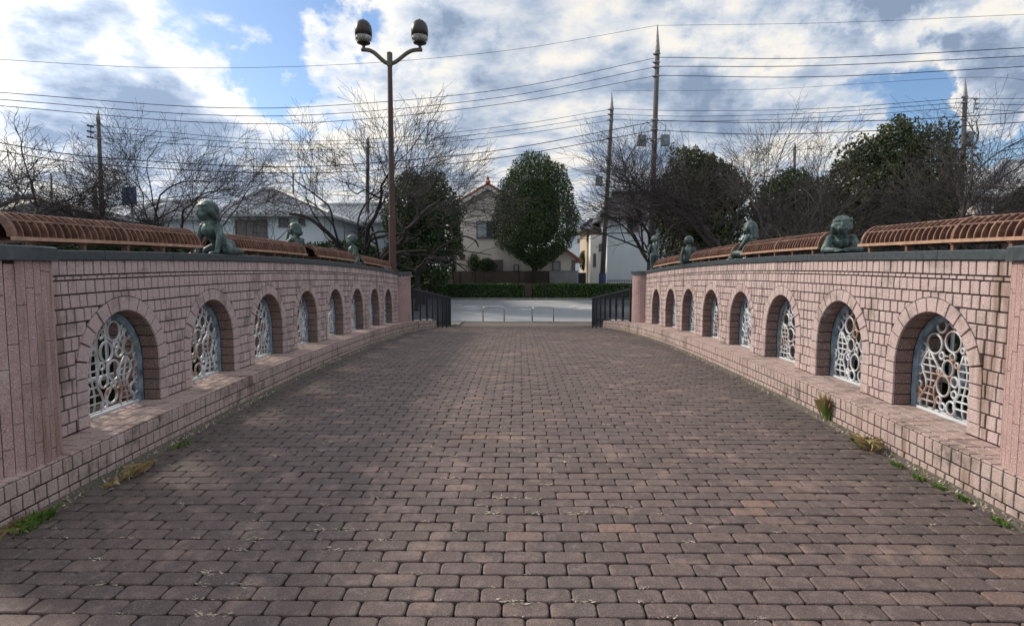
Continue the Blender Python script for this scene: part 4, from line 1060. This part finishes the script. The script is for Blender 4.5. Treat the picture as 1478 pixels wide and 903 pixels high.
# shrubs before the cream house
def shrub(px, py0, py1, wpx, Y, label, mat='leaf', n=1500, seed=1, size=.1, name='shrub', g=None, rigid=.3):
    rr = random.Random(seed); c = at(px, (py0+py1)/2, Y); wd_ = wpx*Y/F/2; hh = (at(px, py0, Y).z-at(px, py1, Y).z)/2; g = -.4 if g is None else g
    T = thing(name, (c.x, Y, g), label, 'shrub'); mb = MB(); leaves(mb, crown_points(c, (wd_, min(wd_, 1.2), hh), n, rr, .35, 1.6, .15), size, rr); build(mb, 'foliage', mat, T)
    mb = MB()
    for k in range(5): mb.tube([(c.x+rr.uniform(-.1, .1), Y, g), (c.x+rr.uniform(-.6, .6)*wd_, Y+rr.uniform(-.2, .2), c.z+rr.uniform(0, .7)*hh)], [.04, .012], 5)
    build(mb, 'stem', 'bark', T)
shrub(684, 364, 394, 22, 43.4, 'loose feathery shrub standing over the brown fence', 'leaf', 1500, 1)
shrub(703, 371, 396, 30, 43.4, 'dark rounded bush over the brown fence beside the shutter', 'leaf', 2200, 2)
shrub(654, 376, 396, 10, 43.4, 'small upright bush at the left corner of the cream house', 'leaf', 600, 3)
shrub(60, 345, 372, 220, 22, 'low dark bush line seen under the nearest left hood', 'leaf', 5000, 4, .16, g=-.95)
shrub(235, 345, 372, 180, 22.5, 'low dark bushes seen under the far half of the nearest left hood', 'leaf', 5000, 5, .16, g=-.95)
shrub(420, 350, 385, 190, 29, 'dark bushes behind the second left hood', 'leaf', 5000, 6, .18, g=-.95)
shrub(1150, 335, 380, 200, 28, 'dark bushes below the bare trees behind the second right hood', 'leaf', 6000, 7, .2, g=-.95)
shrub(1330, 335, 378, 230, 24, 'dark bushes seen behind the nearest right hood', 'leaf', 6000, 8, .2, g=-.95)
shrub(500, 345, 395, 110, 31, 'dark bushes at the foot of the trees left of the lamppost', 'leaf', 4000, 9, .2, g=-.95)

Y = 90; mb = MB(); quadbox(mb, X_(818, Y), X_(845, Y), Y, Y+8, -.4, Z_(317, Y)); T = thing('distant_building', (X_(832, Y), Y, -.4), 'pale blue grey building in the far distance right of the egg shaped tree', 'building')
build(mb, 'wall', 'bluewall', T); window(T, 833, 842, 345, 350, Y, 'glass', 2)
mb = MB(); quadbox(mb, X_(817, Y), X_(846, Y), Y-.3, Y-.004, Z_(334, Y), Z_(332, Y)); build(mb, 'cornice', 'white', T)

# hip roofed houses on the left
def hip_house(px0, px1, pye, pyr, prl, prr, Y, D_, wall, label, roof='rtile', wins=(), tiles=True, g=-.4, name='tiled_house', ov=.6):
    x0, x1 = X_(px0, Y), X_(px1, Y); ze = Z_(pye, Y); Yr = Y+D_/2; zr = Z_(pyr, Yr); rl, rr_ = X_(prl, Yr), X_(prr, Yr)
    T = thing(name, ((x0+x1)/2, Yr, g), label, 'house')
    mb = MB(); quadbox(mb, x0+ov, x1-ov, Y+ov, Y+D_-ov, g, ze-.05); build(mb, 'wall', wall, T)
    A, B_, C_, E_ = (x0, Y, ze), (x1, Y, ze), (x1, Y+D_, ze), (x0, Y+D_, ze); P_, Q_ = (rl, Yr, zr), (rr_, Yr, zr)
    mb = MB(); mb.add([A, B_, C_, E_, P_, Q_, (x0, Y, ze-.14), (x1, Y, ze-.14), (x1, Y+D_, ze-.14), (x0, Y+D_, ze-.14)],
                      [(0, 1, 5, 4), (1, 2, 5), (2, 3, 4, 5), (3, 0, 4), (0, 6, 7, 1), (1, 7, 8, 2), (2, 8, 9, 3), (3, 9, 6, 0), (6, 9, 8, 7)])
    rf = build(mb, 'roof', roof, T)
    if tiles:
        mb = MB(); a_, b_, p_, q_ = map(Vector, (A, B_, P_, Q_)); n = max(3, int((b_-a_).length/.32)); nr = (b_-a_).cross(p_-a_).normalized()
        for k in range(1, n):
            e_ = a_.lerp(b_, k/n); xx = e_.x
            if xx < p_.x: tt = (xx-a_.x)/max(1e-3, p_.x-a_.x)
            elif xx > q_.x: tt = (b_.x-xx)/max(1e-3, b_.x-q_.x)
            else: tt = 1
            up = Vector((0, p_.y-a_.y, p_.z-a_.z))*tt; m = max(1, int(up.length/.34))
            for i in range(m):
                u, v = e_+up*(i/m), e_+up*((i+1)/m); r = .07
                mb.add([u+Vector((-r, 0, 0)), u+nr*(r+.05), u+Vector((r, 0, 0)), v+Vector((-r, 0, 0)), v+nr*r*.6, v+Vector((r, 0, 0))], [(0, 1, 4, 3), (1, 2, 5, 4), (0, 2, 1)])
        build(mb, 'roof_tiles', roof, rf, kind='stuff')
    mb = MB()
    for p, q in ((A, P_), (B_, Q_), (P_, Q_)): mb.tube([Vector(p)+Vector((0, 0, .06)), Vector(q)+Vector((0, 0, .1))], .13, 6)
    build(mb, 'ridge_tiles', roof, rf)
    for wdw in wins: window(T, *wdw[:4], Y+ov, *(wdw[4:] or ('glass', 1)))
hip_house(867, 1000, 313, 279, 884, 985, 45.4, 7.5, 'bluewall', 'large pale blue house with a dark slate roof behind the utility poles', 'rdark', tiles=False, name='blue_house', wins=((905, 922, 316, 334), (940, 952, 318, 334, 'glass', 0)))
hip_house(838, 882, 330, 318, 852, 874, 49.5, 7, 'beige', 'narrow beige and white house seen between the egg shaped tree and the utility pole', 'rdark', tiles=False, name='narrow_house', wins=((846, 849, 335, 348, 'glass', 0),))
T = bpy.data.objects['narrow_house']; Y = 49.9; mb = MB(); quadbox(mb, X_(852, Y-1.2), X_(872, Y-1.2), Y-1.2, Y+.19, -.4, Z_(340, Y)); build(mb, 'front_wall', 'white', T)
window(T, 856, 860, 366, 384, Y-1.2, 'glass', 0); window(T, 864, 869, 352, 362, Y-1.2, 'glass', 0)
hip_house(312, 478, 308, 274, 385, 402, 31, 9, 'bluewall', 'white walled house with a grey tiled hip roof behind the second left hood', wins=((342, 388, 317, 342, 'shutter', 2), (405, 419, 315, 326), (433, 442, 315, 324)))
hip_house(188, 322, 313, 291, 232, 290, 34, 8, 'bluewall', 'low house with a brownish tiled roof behind the wide bare tree', wins=((215, 240, 322, 338),))
hip_house(-30, 150, 312, 286, 30, 60, 30, 9, 'greywall', 'house with a dark roof behind the left edge tree', 'rdark', wins=((20, 60, 330, 345),))
hip_house(440, 575, 318, 296, 470, 560, 38, 8, 'bluewall', 'pale house with a shallow grey roof behind the leafless cherry by the lamppost', wins=((450, 470, 324, 345), (478, 496, 326, 345), (516, 530, 325, 345)))
hip_house(1398, 1560, 282, 236, 1440, 1530, 30, 9, 'cream', 'cream house with a dark grey tiled roof at the right edge', 'rtile', wins=((1412, 1424, 290, 315), (1450, 1470, 292, 315)))
hip_house(1180, 1225, 331, 318, 1190, 1215, 40, 6, 'greywall', 'small grey house glimpsed behind the bare twigs between the right evergreens', 'rdark')

# ------------------------------------------------------------------ utility poles and wires
def utility_pole(px_t, py_t, py_sp, px_b, Y, r, label, g=None, extras=None):
    r *= .8
    a = at(px_t, py_t, Y); s_ = at(px_t, py_sp, Y); b = at(px_b, 400, Y); g = ground_z(Y) if g is None else g
    T = thing('utility_pole', (b.x, Y, g), label, 'utility pole', 'utility poles'); mb = MB()
    mb.tube([(b.x, Y, g), (s_.x, Y, s_.z)], [r*1.15, r*.72], 12); build(mb, 'pole', 'pole', T, smooth=True)
    mb = MB(); mb.tube([(s_.x, Y, s_.z+.002), (s_.x, Y, s_.z+.25), (a.x, Y, a.z)], [r*.8, r*.75, r*.12], 10); build(mb, 'spike', 'polet', T, smooth=True)
    for z in extras or (): 
        mb = MB(); p = at(px_t+(px_b-px_t)*(z-py_t)/(400-py_t), z, Y); mb.lathe((p.x, Y, p.z-.04), [(r*1.0, 0), (r*1.0, .08)], 12); mb.box((p.x, Y-.02, p.z), (r*2.6, .05, .05)); build(mb, 'clamp', 'polet', T)
    return T
Y1 = 36
T1 = utility_pole(949, 36, 78, 937, Y1, .24, 'tall utility pole with two grey boxes standing right of the middle', extras=(78, 90, 97, 110, 173, 187, 203))
for px in (926, 959.5):
    c = at(px, 203, Y1); mb = MB(); mb.box((c.x, Y1-.05, c.z), (.52, .34, .66)); bx = build(mb, 'equipment_box', 'box', T1)
    mb = MB(); mb.lathe((0, 0, 0), [(.09, 0), (.09, .03)], 12); mb.v = [(c.x+v[0], Y1-.22-v[2], c.z+v[1]) for v in mb.v]; build(mb, 'dial', 'polet', bx)
    mb = MB(); pc = at(943, 203, Y1); mb.tube([(c.x, Y1, c.z+.1), (pc.x, Y1, c.z+.1)], .035, 6); build(mb, 'bracket', 'box', T1)
    mb = MB(); mb.tube([at(px, 194, Y1), at(px-(943-px)*.1, 182, Y1), at((px+943)/2, 176, Y1), at(943, 186, Y1)], .02, 5); build(mb, 'loop_cable', 'wire', T1)
T2 = utility_pole(883, 133, 160, 868, 42.3, .22, 'slimmer utility pole standing left of the tall one, before the pale blue house', extras=(158, 165, 173, 200, 300))
mb = MB(); c = at(864, 262, 42.3); mb.box((c.x, 42.2, c.z), (.5, .4, .6)); build(mb, 'equipment_box', 'box', T2)
mb = MB(); c = at(869.5, 390, 42.3); mb.lathe((c.x, 42.3, -.1), [(.262, 0), (.262, 1.6)], 12); build(mb, 'blue_sleeve', 'signb', T2)
T3 = utility_pole(1393, 112, 145, 1384, 33, .19, 'utility pole with a side bracket rising behind the tall right evergreen', extras=(140, 148, 172))
mb = MB(); a = at(1408, 142, 33); b = at(1405, 163, 33); c = at(1391, 165, 33); mb.tube([at(1392, 142, 33), a, b, c], .035, 6); build(mb, 'side_bracket', 'box', T3)
for py in (143, 150, 157): mb = MB(); p = at(1406, py, 33); mb.box((p.x+.1, 33, p.z), (.24, .12, .09)); build(mb, 'insulator', 'polet', T3)
mb = MB(); p = at(1394, 200, 33); mb.lathe((p.x+.15, 33, p.z-.4), [(.25, 0), (.25, .7), (.1, .8)], 12); build(mb, 'transformer', 'box', T3)
T4 = utility_pole(142, 158, 175, 151, 33, .17, 'utility pole with a three armed bracket in the left background', extras=(200,))
mb = MB(); mb.tube([at(144, 181, 33), at(131, 181, 33), at(131, 199, 33), at(144, 202, 33)], .035, 6); build(mb, 'side_bracket', 'box', T4)
for py in (181, 189, 197): mb = MB(); p = at(126, py, 33); mb.tube([p, p+Vector((.35, 0, -.1))], .06, 6); build(mb, 'insulator', 'wire', T4)
utility_pole(531, 198, 206, 528, 40, .2, 'thin pole rising among the bare branches left of the lamppost', extras=(212,))
utility_pole(1147, 205, 215, 1146, 48, .18, 'distant pole between the right evergreens', extras=(220,))
utility_pole(74, 250, 255, 76, 46, .12, 'short distant pole at the far left')
utility_pole(137, 272, 276, 139, 27, .16, 'stubby pole beside the left bracket pole')
utility_pole(423, 250, 254, 425, 44, .10, 'very thin distant pole above the grey tiled roof')

def span(name_label, wires, r=.022):
    r *= .72
    a = at(wires[0][0][0], wires[0][0][1], wires[0][0][2]); T = thing('overhead_wires', a, name_label, 'power line', 'overhead wires')
    for w_ in wires:
        pts = []; P_ = [at(*q) for q in w_]
        for i in range(len(P_)-1):                              # Catmull-Rom through the supports
            p0 = P_[i-1] if i > 0 else P_[i]*2-P_[i+1]; p3 = P_[i+2] if i+2 < len(P_) else P_[i+1]*2-P_[i]
            for k in range(8):
                t = k/8; pts.append(.5*((2*P_[i])+(P_[i+1]-p0)*t+(2*p0-5*P_[i]+4*P_[i+1]-p3)*t*t+(3*P_[i]-p0-3*P_[i+1]+p3)*t**3))
        pts.append(P_[-1]); mb = MB(); mb.tube(pts, r, 4, cap=False); build(mb, 'wire', 'wire', T)
span('single thin wire from the top of the tall pole to the upper left', [[(948, 37, 36), (740, 72, 33), (500, 93, 30), (237, 98, 27), (-20, 85, 24)]], .014)
span('single thin wire from the top of the tall pole to the upper right', [[(949, 37, 36), (1200, 33, 33), (1500, 20, 30)]], .014)
span('three wires from the tall pole sweeping down to the left edge', [[(945, 84, 36), (740, 127, 33), (500, 151, 30), (300, 155, 27), (-20, 132, 24)], [(945, 97, 36), (740, 138, 33), (500, 163, 30), (300, 166, 27), (-20, 142, 24)], [(944, 110, 36), (740, 148, 33), (500, 174, 30), (300, 177, 27), (-20, 151, 24)]])
span('three wires from the tall pole rising to the right edge', [[(951, 83, 36), (1180, 84, 33), (1500, 68, 30)], [(951, 96, 36), (1180, 95, 33), (1500, 80, 30)], [(950, 109, 36), (1180, 111, 33), (1500, 95, 30)]], .028)
span('three wires from the slimmer pole to the left bracket pole', [[(881, 158, 42.3), (740, 181, 40), (576, 198, 38), (400, 203, 36), (132, 181, 33)], [(881, 166, 42.3), (740, 188, 40), (576, 204, 38), (400, 208, 36), (132, 190, 33)], [(880, 174, 42.3), (740, 195, 40), (576, 211, 38), (400, 216, 36), (132, 199, 33)]])
span('two heavy cables from the tall pole down to the left edge', [[(942, 176, 36), (740, 214, 33), (576, 232, 31), (400, 241, 29), (140, 227, 26), (-20, 203, 24)], [(941, 189, 36), (740, 225, 33), (576, 243, 31), (400, 250, 29), (140, 237, 26), (-20, 215, 24)]], .03)
span('three wires from the slimmer pole to the right bracket pole', [[(884, 157, 42.3), (1000, 160, 39), (1180, 157, 36), (1390, 142, 33)], [(884, 165, 42.3), (1000, 168, 39), (1180, 163, 36), (1390, 148, 33)], [(884, 173, 42.3), (1000, 175, 39), (1180, 170, 36), (1390, 155, 33)]])
span('two heavy cables running right from the tall pole below the other wires', [[(944, 174, 36), (1100, 177, 33), (1300, 173, 30), (1500, 161, 28)], [(943, 188, 36), (1100, 194, 33), (1300, 187, 30), (1500, 175, 28)]], .03)
span('faint wire from the slimmer pole over the right bracket pole', [[(884, 131, 42.3), (1100, 129, 38), (1393, 112, 33), (1500, 118, 31)]], .014)
span('wires from the right bracket pole out of the picture', [[(1406, 143, 33), (1500, 142, 33)], [(1406, 150, 33), (1500, 152, 33)], [(1406, 157, 33), (1500, 163, 33)]])
span('low wires crossing behind the bare trees and the egg shaped tree', [[(-20, 256, 44), (300, 262, 44), (600, 263, 44), (870, 260, 44)], [(868, 262, 42.3), (1100, 268, 44), (1300, 266, 44)], [(400, 276, 44), (740, 296, 44), (868, 290, 44)]])
span('cables between the stubby pole and the left edge', [[(139, 277, 27), (60, 262, 25), (-20, 240, 24)], [(139, 300, 27), (250, 285, 29), (420, 262, 36)]])
# blue sign on a post
Y = 27; T = thing('blue_sign', (X_(195, Y), Y, -.95), 'square blue sign on a post behind the nearest left hood', 'sign')
mb = MB(); mb.tube([(X_(195, Y), Y, -.95), (X_(195, Y), Y, Z_(270, Y))], .05, 8); build(mb, 'post', 'box', T)
mb = MB(); a, b = at(177, 270, Y), at(199, 295, Y); quadbox(mb, a.x, b.x, Y-.09, Y-.055, b.z, a.z); build(mb, 'panel', 'signb', T)
# white railings and dark clipped shrubs seen through the arches
for s, q in ((-1, 'left'), (1, 'right')):
    T = thing('white_railing', (s*4.75, 11, -.95), 'white railing seen through the arches of the %s wall' % q, 'railing', 'white railings outside the bridge')
    for z in (1.10, .35): mb = MB(); mb.box((s*4.75, 11, z), (.05, 24, .05)); build(mb, 'rail', 'whitep', T)
    mb = MB(); yy = -.9
    while yy < 23: mb.box((s*4.75, yy, .72), (.025, .025, .70)); yy += .16
    build(mb, 'bar_row', 'whitep', T, kind='stuff')
    for k in range(9): mb = MB(); mb.box((s*4.75, -.5+k*2.9, .08), (.07, .07, 2.0)); build(mb, 'post', 'whitep', T)
    rr = random.Random(40+s); x0, x1 = 5.2, 6.8
    T = thing('shrub_row', (s*6, 11, -.95), 'row of dark shrubs outside the %s wall, seen through its arches' % q, 'shrub', 'shrub rows outside the bridge')
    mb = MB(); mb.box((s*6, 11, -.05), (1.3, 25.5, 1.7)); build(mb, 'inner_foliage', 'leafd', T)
    pts = []
    for k in range(9000):
        Yq = rr.uniform(-2, 24)
        if rr.random() < .6: pts.append((s*(x0+.1*rr.random()+.1*mnoise.noise(Vector((Yq, 0, s)))), Yq, -.9+2.0*rr.random()))
        else: pts.append((s*rr.uniform(x0, x1), Yq, .98+.2*mnoise.noise(Vector((Yq*.7, s, 0)))+.1*rr.random()))
    mb = MB(); leaves(mb, pts, .13, rr); build(mb, 'foliage', 'leaf', T)
# ------------------------------------------------------------------ weeds and scraps
def tuft(px, py, label, mat, n, h, w_, seed, lean=0, name='weed_clump', broad=False, s=None):
    rr = random.Random(seed); d = ray(px, py); lo, hi = 1.0, 30.0
    for _ in range(40):
        t = (lo+hi)/2; p = Vector((0, 0, H))+d*t
        if p.z > floor_z(p.y): lo = t
        else: hi = t
    p = Vector((0, 0, H))+d*lo
    lim = XK-.02
    p.x = max(-lim, min(lim, p.x)); base = Vector((p.x, p.y, floor_z(p.y))); mb = MB()
    for k in range(n):
        an = rr.random()*6.28; q = base+Vector((rr.gauss(0, w_*.35)*.6, rr.gauss(0, w_*.55), -.005)); q.x = max(-lim, min(lim, q.x)); q.z = floor_z(q.y)
        hh = h*rr.uniform(.4, 1); o = Vector((math.cos(an), math.sin(an), 0)); bw = (.0018 if not broad else .0042)*rr.uniform(.7, 1.4); sd_ = Vector((-o.y, o.x, 0))*bw
        lf = .35 if h > .2 else 1; m_ = q+o*hh*.35*lf+Vector((0, 0, hh*.7)); e_ = q+o*hh*rr.uniform(.6, 1.1)*lf+Vector((0, 0, hh*rr.uniform(.5, 1)))
        for z_ in (m_, e_): z_.x = max(-XK-0.0+.002, min(XK-.002, z_.x))
        mb.add([q-sd_, q+sd_, m_+sd_*1.2, e_, m_-sd_*1.2], [(0, 1, 2, 3, 4)])
    build(mb, name, mat, None, base, label=label, cat='weed')
tuft(50, 755, 'fresh green weeds at the foot of the left kerb in the lower left corner', 'grass', 160, .07, .12, 1, broad=True)
tuft(12, 765, 'dry brown tuft beside the green weeds in the lower left corner', 'dry', 120, .06, .16, 2)
tuft(196, 684, 'tuft of dry straw grass against the left kerb', 'dry', 260, .09, .10, 3, name='dry_tuft')
tuft(160, 700, 'flat dead leaves by the straw tuft on the left kerb', 'dry', 110, .035, .055, 4, broad=True, name='dry_tuft')
tuft(262, 643, 'small green weed on the left kerb past the straw tuft', 'grass', 60, .035, .10, 5, broad=True)
tuft(1197, 606, 'tall yellowish weed standing against the right kerb', 'dry', 60, .34, .035, 6, name='tall_weed')
tuft(1203, 607, 'green shoots beside the tall yellowish weed at the right kerb', 'grass', 60, .22, .04, 7)
tuft(1250, 647, 'bushy yellow grass tuft against the right kerb', 'dry', 200, .13, .06, 8, name='dry_tuft')
tuft(1243, 645, 'green blades among the yellow tuft at the right kerb', 'grass', 50, .12, .05, 9)
for k, (px, py) in enumerate(((1295, 672), (1325, 690), (1355, 704), (1388, 720), (1445, 755))):
    tuft(px, py, 'low green moss cushion in the right gutter, %s from the yellow tuft' % ['first', 'second', 'third', 'fourth', 'fifth'][k], 'grass', 110, .03, .05, 20+k, broad=True, name='moss_cushion')
rr = random.Random(12); mb = MB()
for k in range(520):                                             # withered moss and straw in the paver joints
    Yq = 1.9+rr.random()**1.3*13; xq = rr.gauss(-.9, 1.3)
    if abs(xq) > 2.9: continue
    Yq = 1.0+round((Yq-1.0)/PD)*PD; big = rr.random()**2
    for j in range(int(5+18*big)):
        a = rr.random()*6.28; l = rr.uniform(.006, .020)*(1+.8*big); x = xq+rr.gauss(0, .030*(.5+big)); y = Yq+rr.gauss(0, .012*(.4+big))
        z = floor_z(y)+.002; o = Vector((math.cos(a), math.sin(a)*.5, 0))*l; sd_ = Vector((-o.y, o.x, 0))*.25
        mb.add([(x-sd_.x, y-sd_.y, z), (x+sd_.x, y+sd_.y, z), (x+o.x, y+o.y, z+rr.uniform(.002, .008))], [(0, 1, 2)])
build(mb, 'withered_moss', 'scrap', kind='stuff')
mb = MB(); rr = random.Random(13)
for s in (-1, 1):
    for k in range(5200):
        y = 2.2+rr.random()*17; dens_ = mnoise.noise(Vector((y*.9, s*3, 0)))
        if rr.random() > .45+dens_: continue
        x = s*(XK-abs(rr.gauss(0, .05))-.01); z = floor_z(y)+.004; a = rr.random()*6.28; l = rr.uniform(.008, .03); o = Vector((math.cos(a), math.sin(a), 0))*l; sd_ = Vector((-o.y, o.x, 0))*.3
        ex = max(-XK+.002, min(XK-.002, x+o.x))
        mb.add([(x-sd_.x, y-sd_.y, z), (x+sd_.x, y+sd_.y, z), (ex, y+o.y, z+rr.uniform(.005, .025))], [(0, 1, 2)])
build(mb, 'gutter_litter', 'scrap', kind='stuff')
